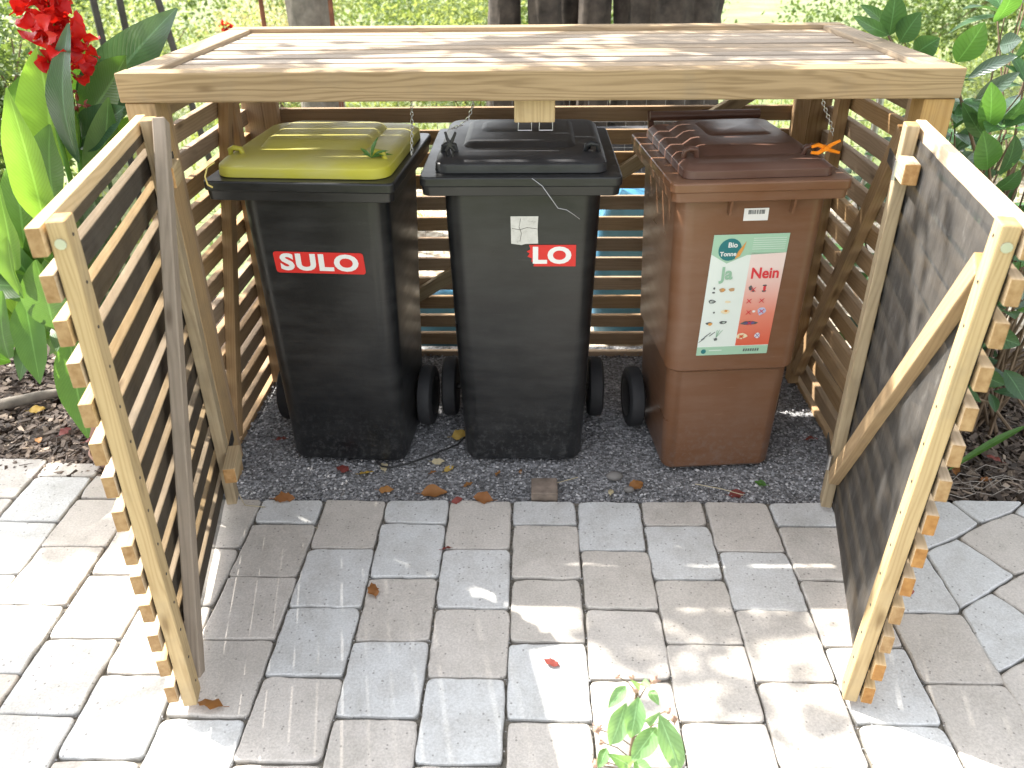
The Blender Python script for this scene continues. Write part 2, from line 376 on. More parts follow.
# loose gravel stones
mb = MB()
def pebble(mb, x, y, z, s, rnd, flatn=.6):
    b = len(mb.v); q = Quaternion(rndn().normalized(), random.uniform(0, 3)); 
    for d in ((1, 0, 0), (-1, 0, 0), (0, 1, 0), (0, -1, 0), (0, 0, 1), (0, 0, -1)):
        v = Vector(d)*s*random.uniform(.6, 1.15); v.rotate(q); v.z *= flatn; mb.v.append(Vector((x, y, z))+v)
    for f in ((0, 2, 4), (2, 1, 4), (1, 3, 4), (3, 0, 4), (2, 0, 5), (1, 2, 5), (3, 1, 5), (0, 3, 5)): mb.face([b+i for i in f], None, rnd)
for i in range(15000):
    y = random.random()**1.5*.95; x = random.uniform(-.88, 1.0)
    s = random.choice((.0028, .0035, .0045, .006)) if random.random() > .02 else .009
    pebble(mb, x, y+.003, -.014+random.uniform(0, .006), s, random.random())
m, nt_, b = newmat('gravel_stone'); a = attr(nt_, 'rnd')
cc = ramp(nt_, a, [(0, (.08, .08, .082)), (.4, (.19, .19, .195)), (.75, (.32, .32, .33)), (.95, (.52, .51, .51))]).outputs[0]
nt_.links.new(cc, b.inputs['Base Color']); b.inputs['Roughness'].default_value = .7; M['gstone'] = m
tag(mb.build('gravel', m, origin=(0, 0, 0)), 'grey basalt chippings spread under the bins', 'gravel', kind='stuff')
# mulch chips
def chips(name, regions, label):
    mb = MB()
    for (x0, x1, y0, y1, n) in regions:
        for i in range(n):
            x, y = random.uniform(x0, x1), random.uniform(y0, y1)
            L = random.uniform(.012, .045); W = random.uniform(.005, .016); a = random.uniform(0, 6.28)
            d = Vector((math.cos(a), math.sin(a), random.gauss(0, .25))).normalized(); s_ = d.cross(Vector((random.gauss(0, .4), random.gauss(0, .4), 1))).normalized()
            c = Vector((x, y, -.024+random.uniform(0, .022)))
            mb.board(c-d*L/2, c+d*L/2, s_*W, d.cross(s_)*.003, rnd=random.random())
    m_ = M.get('mulch')
    if not m_:
        m_, nt_, b = newmat('bark_mulch'); a = attr(nt_, 'rnd')
        cc = ramp(nt_, a, [(0, (.035, .026, .020)), (.5, (.095, .070, .055)), (.85, (.17, .13, .10)), (.98, (.32, .25, .19))]).outputs[0]
        nt_.links.new(cc, b.inputs['Base Color']); b.inputs['Roughness'].default_value = .85; M['mulch'] = m_
    tag(mb.build(name, m_, origin=(0, 0, 0)), label, 'bark mulch', kind='stuff')
chips('bark_mulch', [(-2.3, -.93, .13, .9, 5200), (-1.6, -.93, .10, .5, 2600)], 'brown bark mulch in the bed left of the shelter')
chips('bark_mulch', [(1.05, 2.3, .02, .75, 5200)], 'dark bark mulch in the bed right of the shelter')

# paving
PW, PL = .18, .21
toneknown = {(0, 0): 1, (0, 1): 0, (0, 2): 0, (0, 3): 1, (0, 4): 0, (1, 0): 1, (1, 1): 0, (1, 2): 0, (1, 3): 0, (1, 4): 0, (-1, 0): 0, (-1, 1): 1, (-1, 2): 0, (-1, 3): 1,
             (-2, 0): 1, (-2, 1): 1, (-2, 2): 0, (-2, 3): 1, (-2, 4): 0, (-3, 0): 0, (-3, 1): 1, (-3, 2): 1, (-3, 3): 0, (2, 0): 0, (2, 1): 1, (2, 2): 0, (2, 3): 0, (2, 4): 0,
             (3, 0): 0, (3, 1): 1, (3, 2): 0, (3, 3): 0, (4, 0): 1, (4, 1): 0, (4, 2): 0, (-4, 0): 1, (-4, 1): 0, (-4, 2): 0, (-4, 3): 0, (5, 2): 0, (4, 3): 1, (5, 3): 0}
def paver(mb, poly, tone, rad=.013):
    # poly: CCW list of (x,y); rounded corners, wobbling edge, worn arris, slight tilt
    n = len(poly); P = [Vector((x, y)) for x, y in poly]
    c = sum(P, Vector((0, 0)))/n
    rz = random.uniform(-.0018, .0018); tx, ty = random.uniform(-.006, .006), random.uniform(-.006, .006)
    gap = .0019; out = []
    for i in range(n):
        a, b_, d = P[i-1], P[i], P[(i+1) % n]
        e1 = (b_-a).normalized(); e2 = (d-b_).normalized()
        n1 = Vector((-e1.y, e1.x)); n2 = Vector((-e2.y, e2.x))
        # inset corner
        k = e1.x*e2.y-e1.y*e2.x
        bis = (n1+n2); bis = bis/(bis.length_squared/2) if bis.length > .2 else n1
        q = b_+bis*gap
        r = rad*random.uniform(.5, 1.5); r = min(r, .3*(b_-a).length, .3*(d-b_).length)
        for t in range(5):
            u = t/4; out.append((q-e1*r)*(1-u)**2+q*2*u*(1-u)+(q+e2*r)*u*u)
        end = q+e2*r
        nxt = P[(i+1) % n]-e2*(rad*1.2)
        m_ = max(2, int((nxt-end).length/.02))
        for t in range(1, m_):
            out.append(end+(nxt-end)*(t/m_))
    N = len(out); b0 = len(mb.v); seed = random.uniform(0, 100)
    rings = []
    for (ins, z) in ((0, -.035), (.0, -.006), (.0016, -.0020), (.005, 0)):
        rg = []
        for q in out:
            wob = mnoise.noise(Vector((q.x*28, q.y*28, seed)))*.0030+mnoise.noise(Vector((q.x*90, q.y*90, seed)))*.0020
            d = (c-q).normalized(); pp = q+d*(ins*1.0+wob+.001)
            rg.append(Vector((pp.x, pp.y, z+rz+tx*(pp.x-c.x)+ty*(pp.y-c.y))))
        rings.append(rg)
    for r in rings: mb.v += r
    for i in range(3):
        for j in range(N):
            k = (j+1) % N; mb.face([b0+i*N+j, b0+i*N+k, b0+(i+1)*N+k, b0+(i+1)*N+j], None, tone, (.45, .22, .05)[i])
    mb.face([b0+3*N+j for j in range(N)], None, tone, 0)
mb = MB()
def tone_of(c, r):
    t = toneknown.get((c, r))
    if t is None: t = 1 if random.random() < .3 else 0
    return (.75 if t else .15)+random.uniform(-.14, .14)
for c in range(-16, 6):
    x0, x1 = c*PW, (c+1)*PW; half = (c % 2 == 0)
    y = -.006; ys = [y]
    first = .106 if half else PL
    yy = y-first; r = 0
    lo = -1.75
    rows = []
    top = y
    while top > lo:
        bot = yy if r == 0 else top-PL
        rows.append((top, bot, r)); top = bot; r += 1
    if c <= -6:   # paving runs further back on the left; cut to follow the bed edge
        edge = {-6: .10, -7: .115, -8: .15, -9: .19, -10: .22}.get(c, .24)
        if half: rows[0] = (y+PL-first, rows[0][1], 0); rows.insert(0, (edge+.02, y+PL-first, -1)) if edge > y+PL-first+.05 else None
        else: rows.insert(0, (edge, y, -1))
    for (a_, b_, r) in rows:
        if c == 5 and r <= 0: continue
        j = [random.uniform(-.003, .003) for _ in range(8)]
        paver(mb, [(x0+j[0], b_+j[1]), (x1+j[2], b_+j[3]), (x1+j[4], a_+j[5]), (x0+j[6], a_+j[7])], tone_of(c, r))
# crazy paving on the right, slabs of irregular outline
A = (1.078, -.21); B = (1.276, -.095); C_ = (1.233, .008); D = (1.384, -.048); E_ = (1.45, .005); G = (1.186, -.156); H = (1.269, -.297)
I_ = (1.31, -.28); K = (1.18, -.356); L_ = (1.078, -.416); M_ = (1.225, -.43); N_ = (1.072, -.61); O_ = (1.155, -.565); P_ = (1.25, -.50)
crazy = [([(1.078, -.208), G, B, C_, (1.078, .004)], .8), ([(.902, -.212), (1.076, -.212), (1.076, .004), (.902, .004)], .7), ([B, D, E_, C_], .75),
         ([G, H, I_, (1.52, -.20), (1.43, -.09), D, B], .18), ([A, L_, K, H, G], .85),
         ([K, M_, P_, (1.42, -.40), (1.44, -.24), I_, H], .3), ([L_, N_, O_, P_, M_, K], .85), ([N_, (1.075, -.84), (1.27, -.82), (1.30, -.62), O_], .15) ,
         ([O_, (1.30, -.62), (1.45, -.64), (1.42, -.40), P_], .8), ([(1.075, -.84), (1.075, -1.1), (1.32, -1.1), (1.27, -.82)], .2),
         ([(1.27, -.82), (1.32, -1.1), (1.6, -1.1), (1.6, -.8), (1.45, -.64), (1.30, -.62)], .3),
         ([D, (1.43, -.09), (1.52, -.2), (1.72, -.12), (1.68, .0), E_], .7), ([(1.42, -.40), (1.45, -.64), (1.6, -.8), (1.85, -.7), (1.8, -.3), (1.52, -.2), (1.44, -.24)], .25),
         ([(1.52, -.2), (1.8, -.3), (2.1, -.2), (2.1, 0), (1.68, .0), (1.72, -.12)], .6)]
for poly, t in crazy:
    ar = sum(poly[i-1][0]*poly[i][1]-poly[i][0]*poly[i-1][1] for i in range(len(poly)))
    if ar < 0: poly = poly[::-1]
    paver(mb, poly, t, .012)
m, nt_, b = newmat('concrete_paver'); co = objco(nt_)
t = attr(nt_, 'rnd'); e = attr(nt_, 'end')
base = ramp(nt_, t, [(.05, (.475, .442, .40)), (.35, (.53, .495, .455)), (.6, (.53, .53, .52)), (.95, (.55, .56, .555))]).outputs[0]
blot = noise(nt_, co, 11, 5, .65); fine = noise(nt_, co, 190, 3, .7)
base = mix(nt_, mathn(nt_, 'MULTIPLY', ramp(nt_, blot, [(.4, (0, 0, 0)), (.75, (1, 1, 1))]).outputs[0], .42), base, (.28, .255, .22))
st2 = noise(nt_, co, 3.3, 6, .7, .6)
base = mix(nt_, mathn(nt_, 'MULTIPLY', ramp(nt_, st2, [(.55, (0, 0, 0)), (.66, (1, 1, 1))]).outputs[0], .28), base, (.25, .235, .20))
st3 = noise(nt_, co, 34, 5, .75)
base = mix(nt_, mathn(nt_, 'MULTIPLY', ramp(nt_, st3, [(.60, (0, 0, 0)), (.72, (1, 1, 1))]).outputs[0], .35), base, (.22, .20, .17))
base = mix(nt_, .22, base, ramp(nt_, fine, [(.35, (.2, .2, .2)), (.65, (.8, .8, .8))]).outputs[0], 'OVERLAY')
vo = nd(nt_, 'ShaderNodeTexVoronoi'); vo.inputs['Scale'].default_value = 85; nt_.links.new(co, vo.inputs['Vector'])
sel = nt_.nodes.new('ShaderNodeSeparateColor'); nt_.links.new(vo.outputs['Color'], sel.inputs[0])
pit = mathn(nt_, 'MULTIPLY', mathn(nt_, 'LESS_THAN', vo.outputs['Distance'], .22), mathn(nt_, 'GREATER_THAN', sel.outputs[0], .80))
base = mix(nt_, mathn(nt_, 'MULTIPLY', pit, .6), base, (.16, .15, .14))
base = mix(nt_, e, base, (.14, .13, .11))
nt_.links.new(base, b.inputs['Base Color']); b.inputs['Roughness'].default_value = .85; b.inputs['Specular IOR Level'].default_value = .25
bump(nt_, b, mathn(nt_, 'SUBTRACT', mathn(nt_, 'ADD', fine, mathn(nt_, 'MULTIPLY', blot, .8)), mathn(nt_, 'MULTIPLY', pit, 1.0)), .35, .003)
M['paver'] = m
tag(mb.build('paving', m, origin=(0, 0, 0)), kind='structure')
M['joint'] = plain('joint_sand', (.15, .135, .11), .95, .6, 70, bmp=.8, bscale=160)
mbj = MB(); mbj.v = [Vector(q+(-.0125,)) for q in ((-2.88, -1.75), (2.1, -1.75), (2.1, -.003), (-.95, -.003), (-.95, .10), (-1.25, .105), (-1.5, .16), (-2.88, .22))]
mbj.face(list(range(8))); tag(mbj.build('paving_joints', M['joint'], origin=(0, 0, -.0125)), kind='structure')

mb = MB()
for i in range(5200):
    c = random.randint(-15, 5); x = c*PW+random.gauss(0, .004) if random.random() < .62 else random.uniform(-2.2, 1.9)
    y = random.uniform(-1.2, -.01)
    if x == x and random.random() < .25: y = -.006-.105*random.randint(0, 10)+random.gauss(0, .004)
    elif abs(x/PW-round(x/PW)) > .05: continue
    pebble(mb, x, y, -.0035, random.uniform(.0010, .0024), random.random())
tag(mb.build('joint_grit', M['gstone'], origin=(0, 0, 0)), 'loose grit caught in the paving joints', 'grit', kind='stuff')

# ================================================================= SHELTER
sh = thing('bin_shelter', (.06, .5, 0), 'low slatted pine shelter with both doors open around three wheelie bins', 'bin shelter')
X0, X1, Y0, Y1, ZT = -.903, 1.022, .082, .961, 1.146
TH = .066
mb = MB()
mb.board((X0, Y0+.03, ZT-TH/2), (X1, Y0+.03, ZT-TH/2), (0, .06, 0), (0, 0, TH), rnd=.41)
mb.board((X0, Y1-.03, ZT-TH/2), (X1, Y1-.03, ZT-TH/2), (0, .06, 0), (0, 0, TH))
mb.board((X0+.035, Y0+.061, ZT-TH/2), (X0+.035, Y1-.061, ZT-TH/2), (.07, 0, 0), (0, 0, TH-.003))
mb.board((X1-.035, Y0+.061, ZT-TH/2), (X1-.035, Y1-.061, ZT-TH/2), (.07, 0, 0), (0, 0, TH-.003))
mb.build('roof_frame', M['roof'], sh, bevel=.004)
mb = MB()
ny = 10; pitch = (Y1-Y0-.122)/ny
for i in range(ny):
    y = Y0+.061+pitch*(i+.5)+.004
    mb.board((X0+.071, y, ZT-.024), (X1-.071, y, ZT-.024), (0, pitch-.016, 0), (0, 0, .022), jit=.0012)
mb.build('roof_slats', M['slat_top'], sh, bevel=.002)
mb = MB()
for x in (-.3, .4):
    mb = MB(); mb.board((x, Y0+.061, ZT-.05), (x, Y1-.061, ZT-.05), (.045, 0, 0), (0, 0, .028)); mb.build('roof_batten', M['wall'], sh, bevel=.002)
for (x, y, mt) in ((-.862, .125, 'post'), (.981, .125, 'post'), (-.862, .915, 'wall'), (.981, .915, 'wall')):
    mb = MB(); mb.board((x, y, -.02), (x, y, ZT-TH-.002), (.07, 0, 0), (0, .07, 0)); mb.build('post', M[mt], sh, bevel=.003)
# side walls
def sidewall(x, s, name_brace_top, name_brace_bot):
    mb = MB()
    for i in range(15):
        z = 1.035-i*.0755
        mb.board((x, .165, z), (x, .875, z), (0, 0, .048), (.022, 0, 0), jit=.0015)
    wl = mb.build('side_wall', M['wall'], sh, bevel=.0025)
    for y in (.19, .69):
        m2 = MB(); m2.board((x-s*.030, y, 0.0), (x-s*.030, y, 1.06), (0, .045, 0), (.034, 0, 0)); m2.build('stile', M['wall'], wl, bevel=.003)
    m2 = MB(); a_, b_ = Vector((x-s*.0295, *name_brace_top)), Vector((x-s*.0295, *name_brace_bot)); d = (b_-a_).normalized()
    m2.board(a_, b_, d.cross(Vector((1, 0, 0)))*.045, (.032, 0, 0)); m2.build('brace', M['wall'], wl, bevel=.003)
sidewall(-.889, -1, (.655, 1.0), (.225, .06))
sidewall(1.008, 1, (.225, .98), (.655, .06))
# back wall
mb = MB()
for i in range(14):
    z = .880-i*.075
    if z < -.03: continue
    mb.board((-.825, .915, z), (.944, .915, z), (0, 0, .047), (0, .022, 0), jit=.0015)
bw = mb.build('back_wall', M['wall'], sh, bevel=.0025)
for x in (-.80, .92):
    mb = MB(); mb.board((x, .885, 0), (x, .885, 1.07), (.048, 0, 0), (0, .034, 0)); mb.build('stile', M['wall'], bw, bevel=.003)
mb = MB(); mb.board((.885, .885, 1.03), (-.72, .885, .02), Vector((.53, 0, -.845))*.045, (0, .032, 0)); mb.build('brace', M['stile'], bw, bevel=.003)
# doors
def membrane_mat(name, transp, tone=.035):
    m, nt, b = newmat(name); co = objco(nt)
    mp = nt.nodes.new('ShaderNodeMapping'); mp.inputs['Scale'].default_value = (14, 14, 5); nt.links.new(co, mp.inputs[0])
    n = noise(nt, mp.outputs[0], 1.6, 5, .65); n2 = noise(nt, co, 500, 2, .6)
    cc = ramp(nt, mathn(nt, 'ADD', mathn(nt, 'MULTIPLY', n, .8), mathn(nt, 'MULTIPLY', n2, .2)), [(.35, (tone*.6,)*3), (.6, (tone*1.3, tone*1.25, tone*1.2)), (.75, (tone*3.5, tone*3.4, tone*3.2))]).outputs[0]
    nt.links.new(cc, b.inputs['Base Color']); b.inputs['Roughness'].default_value = .7; b.inputs['Specular IOR Level'].default_value = .3
    bump(nt, b, n, .5, .01)
    tr = nt.nodes.new('ShaderNodeBsdfTransparent'); mx = nt.nodes.new('ShaderNodeMixShader')
    f = mathn(nt, 'MULTIPLY', mathn(nt, 'ADD', mathn(nt, 'MULTIPLY', noise(nt, co, 18, 3), .5), .75), transp)
    nt.links.new(f, mx.inputs[0]); nt.links.new(b.outputs[0], mx.inputs[1]); nt.links.new(tr.outputs[0], mx.inputs[2])
    nt.links.new(mx.outputs[0], nt.nodes['Material Output'].inputs[0]); return m
M['mem_l'] = membrane_mat('weed_membrane', .32, .020); M['mem_r'] = membrane_mat('weed_membrane_dense', .16, .046)
def door(H, F, inner, left, mem, label, bmat, z1, lean):
    H, F = Vector((*H, 0)), Vector((*F, 0)); a = (F-H).normalized(); L = (F-H).length
    n = Vector((-a.y, a.x, 0)); n = n if n.x*inner > 0 else -n; Z = Vector((0, 0, 1))
    z0, st = .018, .028; mb = MB()
    # the door sags a little: it leans by lean (metres at the top of the free end)
    Q = lambda s_, t, z: H+a*s_+n*t+Z*z+Vector((lean*(z/1.05)*max(0, s_/L), 0, 0))
    orange = {7, 9, 8, 13, 12}
    for i in range(14):
        z = z1-.023-i*.0752
        mb.board(Q(-.045, -.0155, z), Q(L+.004+random.uniform(-.003, .004), -.0155, z), Z*.0458, n*.022, jit=.001, mi=1 if i in orange and not left else 0)
    dr = mb.build('door', [M['door'], M['dooro']], sh, bevel=.0025); tag(dr, label)
    for k, s_ in enumerate((.022, L-.024)):
        m2 = MB(); m2.board(Q(s_, st/2+.001, z0), Q(s_, st/2+.001, z1+.004), a*.046, n*st, rnd=.3+.2*k); m2.build('stile', M['stile'], dr, bevel=.003)
    if left: A_, B_ = Q(.045, st+.018, z1+.004), Q(L-.072, st*.5+.004, .03)
    else: A_, B_ = Q(L-.065, st*.5+.001, z1-.08), Q(.055, st*.5+.001, .13)
    d = (B_-A_).normalized()
    m2 = MB(); m2.board(A_, B_, d.cross(n)*.044, n*.027, rnd=.6); m2.build('brace', M[bmat], dr, bevel=.003)
    m2 = MB(); NX, NZ = 26, 60
    for i in range(NX+1):
        for j in range(NZ+1):
            s_ = -.03+(L+.022)*i/NX; z = .03+(z1-.055)*j/NZ
            m2.v.append(Q(s_, -.0020+mnoise.noise(Vector((s_*11, z*6, 3+inner)))*.0017, z))
    for i in range(NX):
        for j in range(NZ):
            q = i*(NZ+1)+j; idx = [q, q+NZ+1, q+NZ+2, q+1]
            m2.face(idx)
    m2.build('membrane', M[mem], dr, smooth=180)
    for zc, l_ in ((.955, .085), (.17, .115)) if left else ((.965, .075),):
        s0 = .010 if left else .046; tt = st+.017 if left else .018
        m2 = MB(); m2.board(Q(s0, tt, zc), Q(s0+l_, tt, zc), Z*.046, n*.032); m2.build('hinge_block', M['stile'], dr, bevel=.003)
    for zc in (.955, .17):
        m2 = MB(); tt = st+.0015
        m2.board(Q(-.075, tt, zc+.004), Q(.045, tt, zc), Z*.030, n*.0025)
        m2.build('hinge_strap', M['iron'], dr, smooth=40)
        m2 = MB(); c = Q(.048, tt+.004, zc); m2.tube([c-Z*.022, c+Z*.022], .0055); m2.build('hinge_pin', M['metal'], dr, smooth=40)
    for i in range(14):
        z = z1-.023-i*.0752; c = Q(L-.024+random.uniform(-.004, .004), st+.001, z+random.uniform(-.004, .004))
        m2 = MB(); m2.tube([c-n*.002, c+n*.0010], .0028, 8); m2.build('screw', M['iron'], dr, smooth=30)
    m2 = MB(); c = Q(L-.001, st*.55, z1-.03); m2.tube([c-a*.001, c+a*.0022], .0085, 10); m2.build('washer', M['metal'], dr, smooth=30)
door((-.812, -.015), (-.676, -.735), 1, True, 'mem_l', 'left door standing open, grey brace from top hinge to bottom', 'grey', 1.066, .016)
door((.893, -.015), (.732, -.705), -1, False, 'mem_r', 'right door standing open, brace from bottom hinge to top', 'post', 1.047, .040)
# central stop block with wire catch
mb = MB(); mb.board((.058, .16, ZT-TH-.002), (.058, .16, 1.02), (.097, 0, 0), (0, .05, 0), rnd=.9)
sb = mb.build('stop_block', M['stile'], sh, bevel=.003)
mb = MB()
for x in (.035, .085):
    mb.tube([(x-.016, .130, 1.022), (x-.016, .128, 1.004), (x+.016, .128, 1.004), (x+.016, .130, 1.022)], .0016, 6)
mb.build('catch', M['metal'], sb, smooth=40)

# ================================================================= BINS
def text_mesh(txt, size, mat, name, parent, frame, extrude=.0006, bold=.0, sp_=1.0, align='CENTER', shear=0, sx=1):
    cu = bpy.data.curves.new(name, 'FONT'); cu.body = txt; cu.size = size; cu.extrude = extrude; cu.align_x = align; cu.align_y = 'CENTER'; cu.offset = bold; cu.space_character = sp_; cu.shear = shear
    cu.resolution_u = 4
    to = bpy.data.objects.new(name+'_c', cu); col.objects.link(to); bpy.context.view_layer.update()
    me = bpy.data.meshes.new_from_object(to.evaluated_get(bpy.context.evaluated_depsgraph_get())); bpy.data.objects.remove(to)
    o_, ux, uy, un = frame
    for v in me.vertices:
        c = v.co.copy(); v.co = ux*c.x*sx+uy*c.y+un*c.z
    me.materials.clear(); me.materials.append(mat)
    o = bpy.data.objects.new(name, me); col.objects.link(o); o.parent = parent; wloc[o] = Vector(o_); o.location = Vector(o_)-wloc[parent]
    return o

def make_bin(name, front, rotz, label, wr, body_mat, lid_mat, style):
    fx, fy = front; rt = Matrix.Rotation(rotz, 3, 'Z')
    T = lambda v: rt @ Vector(v)+Vector((fx, fy, 0))
    th = thing(name, T((0, .28, 0)), label, 'wheelie bin', 'wheeled rubbish bins in the shelter')
    def fin(mb, nm, mat, parent, **kw):
        mb.v = [T(q) for q in mb.v]; return mb.build(nm, mat, parent, **kw)
    # body: rings (z, halfwidth, yfront, yback, r)
    hw = wr/2
    if style == 'brown':
        R_ = [(0, hw*.70, .054, .41, .03), (.010, hw*.73, .046, .42, .04), (.333, hw*.765, .044, .435, .04), (.3345, hw*.770, .042, .44, .045), (.346, hw*.81, .030, .45, .045), (.356, hw*.815, .030, .45, .045), (.80, hw*.86, .032, .48, .045), (.85, hw*.86, .032, .48, .045)]
        cx0 = -.004
    elif style == 'yellow':
        R_ = [(0, hw*.70, .078, .41, .03), (.012, hw*.735, .068, .42, .05), (.40, hw*.765, .052, .44, .05), (.80, hw*.795, .040, .48, .05), (.85, hw*.795, .040, .48, .05)]
        cx0 = .018
    else:
        R_ = [(0, hw*.66, .040, .41, .03), (.012, hw*.70, .030, .42, .05), (.40, hw*.755, .028, .44, .05), (.80, hw*.80, .026, .48, .05), (.85, hw*.80, .026, .48, .05)]
        cx0 = .004
    mb = MB(); mb.ring_loft([rrect(cx0, (a_+b_)/2, h, (b_-a_)/2, r, z, 6) for z, h, a_, b_, r in R_])
    body = fin(mb, 'body', body_mat, th, smooth=35)
    # rim
    mb = MB(); top = .882
    mb.ring_loft([rrect(0, .27, hw-.004, .266, .022, .833), rrect(0, .27, hw-.002, .268, .022, .858), rrect(0, .27, hw+.002, .271, .02, .8585), rrect(0, .27, hw+.002, .271, .02, top-.003), rrect(0, .27, hw-.001, .268, .02, top)])
    rim = fin(mb, 'rim', body_mat, th, smooth=35, bevel=.0015)
    # lid
    hl = hw-.034; mb = MB()
    y0, y1 = .028, .515
    cy, hy = (y0+y1)/2, (y1-y0)/2
    if style == 'yellow':
        hl = hw-.018
        mb.ring_loft([rrect(0, cy, hl, hy, .05, top+.001), rrect(0, cy, hl-.002, hy-.002, .05, top+.026), rrect(0, cy, hl-.012, hy-.012, .05, top+.035), rrect(0, cy+.01, hl-.03, hy-.05, .04, top+.041)])
        mb.ring_loft([rrect(-.005, cy+.03, hl*.66, hy-.10, .03, top+.038), rrect(-.005, cy+.04, hl*.60, hy-.125, .03, top+.055), rrect(-.005, cy+.045, hl*.56, hy-.14, .03, top+.058)])
    elif style == 'brown':
        mb.ring_loft([rrect(.0, cy, hl, hy, .03, top+.001), rrect(0, cy, hl-.002, hy-.002, .03, top+.020), rrect(0, cy+.004, hl-.014, hy-.014, .03, top+.030), rrect(0, cy+.01, hl-.022, hy-.03, .03, top+.032)])
        mb.ring_loft([rrect(.01, cy+.035, hl-.035, hy-.065, .03, top+.030), rrect(.015, cy+.045, hl-.055, hy-.09, .03, top+.046), rrect(.02, cy+.05, hl-.065, hy-.10, .03, top+.049)])
        mb.ring_loft([rrect(.02, cy+.08, hl-.10, hy-.16, .02, top+.048), rrect(.02, cy+.085, hl-.11, hy-.17, .02, top+.053)])
    else:
        mb.ring_loft([rrect(0, cy, hl, hy, .035, top+.001), rrect(0, cy, hl-.002, hy-.002, .035, top+.024), rrect(0, cy+.008, hl-.014, hy-.018, .035, top+.033), rrect(0, cy+.016, hl-.03, hy-.04, .03, top+.035)])
        mb.ring_loft([rrect(-.005, cy+.04, hl*.70, hy-.075, .03, top+.032), rrect(-.005, cy+.05, hl*.64, hy-.10, .03, top+.042), rrect(-.005, cy+.055, hl*.60, hy-.115, .03, top+.044)])
        mb.ring_loft([rrect(-.005, cy+.085, hl*.52, hy-.17, .03, top+.042), rrect(-.005, cy+.095, hl*.46, hy-.19, .03, top+.047), rrect(-.005, cy+.10, hl*.43, hy-.20, .03, top+.048)])
    lid = fin(mb, 'lid', lid_mat, th, smooth=32, bevel=.002)
    # grips
    for s_ in (-1, 1):
        mb = MB(); x = s_*(hl-.035); y = .12 if not (style == 'yellow' and s_ > 0) else .10
        z = top+.036
        mb.tube([(x-.018, y, z-.004), (x-.016, y-.004, z+.014), (x-.004, y-.006, z+.020), (x+.012, y-.004, z+.016), (x+.016, y, z-.004)], .007, 8)
        mb.tube([(x-.010, y+.03, z-.004), (x-.006, y+.02, z+.012), (x, y, z+.015)], .006, 8)
        fin(mb, 'grip', lid_mat, lid, smooth=50)
    # handle bar at the back with hinge brackets
    mb = MB(); yb = .565
    if style == 'brown': mb.tube([(-.17, yb-.02, top+.045), (.16, yb-.02, top+.045)], .014, 12)
    else: mb.tube([(-.16, yb, top+.0), (.16, yb, top+.0)], .013, 12)
    for x in (-.165, 0, .155):
        mb.board((x, .52, top-.02), (x, yb-.004, top+(.04 if style == 'brown' else .0)), (.016, 0, 0), (0, .008, .034))
    fin(mb, 'handle_bar', lid_mat if style == 'brown' else body_mat, th, smooth=40)
    # ribs under the front rim
    for x in (-.07, .09) if style == 'brown' else ():
        mb = MB(); mb.board((x, .014, .838), (x, .022, .795), (.006, 0, 0), (0, .018, 0))
        fin(mb, 'rib', body_mat, body)
    # wheels + axle
    for s_ in (-1, 1):
        x = s_*(hw*.83+.026); mb = MB(); yc, zc, r = .315, .098, .098
        prof = [(-.022, .055), (-.024, .085), (-.018, .096), (-.006, .098), (.006, .098), (.018, .096), (.024, .085), (.022, .055)]
        rings = [[Vector((x+px, yc+rr*math.cos(t*2*math.pi/28), zc+rr*math.sin(t*2*math.pi/28))) for t in range(28)] for px, rr in prof]
        mb.ring_loft(rings[::-1]); wh = fin(mb, 'wheel', M['rubber'], th, smooth=35)
        mb = MB(); prof = [(-.026, .02), (-.026, .05), (-.0245, .062)] if s_ < 0 else [(.0245, .062), (.026, .05), (.026, .02)]
        rings = [[Vector((x+px, yc+rr*math.cos(t*2*math.pi/20), zc+rr*math.sin(t*2*math.pi/20))) for t in range(20)] for px, rr in prof]
        mb.ring_loft(rings[::-1]); fin(mb, 'rim', M['black'], wh, smooth=35)
    mb = MB(); mb.tube([(-hw*.83-.02, .315, .098), (hw*.83+.02, .315, .098)], .010, 10); fin(mb, 'axle', M['iron'], th, smooth=50)
    # frame on the front face at (x, z): origin, ux, uy (along slope), normal
    def fr(x, z, off=.0012):
        for (za, ha, ya, *_), (zb, hb, yb_, *_) in zip(R_, R_[1:]):
            if za <= z <= zb+1e-6 and zb-za > .1:
                t = (z-za)/(zb-za); y = ya+(yb_-ya)*t; sl_ = Vector((0, yb_-ya, zb-za)).normalized()
                un = rt @ Vector((0, -sl_.z, sl_.y)); return (T((x, y, z))+un*off, rt @ Vector((1, 0, 0)), rt @ sl_, un)
    return th, body, lid, fr
def plate(name, mat, parent, frame, poly, thick=.0008, rnd=None):
    o_, ux, uy, un = frame; mb = MB(); n = len(poly)
    P = [o_+ux*x+uy*y for x, y in poly]
    ar = sum(poly[i-1][0]*poly[i][1]-poly[i][0]*poly[i-1][1] for i in range(n))
    if ar < 0: P = P[::-1]
    mb.ring_loft([[q for q in P], [q+un*thick for q in P]])
    for k in range(len(mb.uv)): pass
    return mb.build(name, mat, parent)
def rr2(w_, h_, r, n=5, cx=0, cy=0, skew=0):
    return [(q.x+skew*(q.y-cy), q.y) for q in rrect(cx, cy, w_/2, h_/2, r, 0, n)]
def circ(r, cx=0, cy=0, n=24, sy=1): return [(cx+r*math.cos(t*2*math.pi/n), cy+sy*r*math.sin(t*2*math.pi/n)) for t in range(n)]

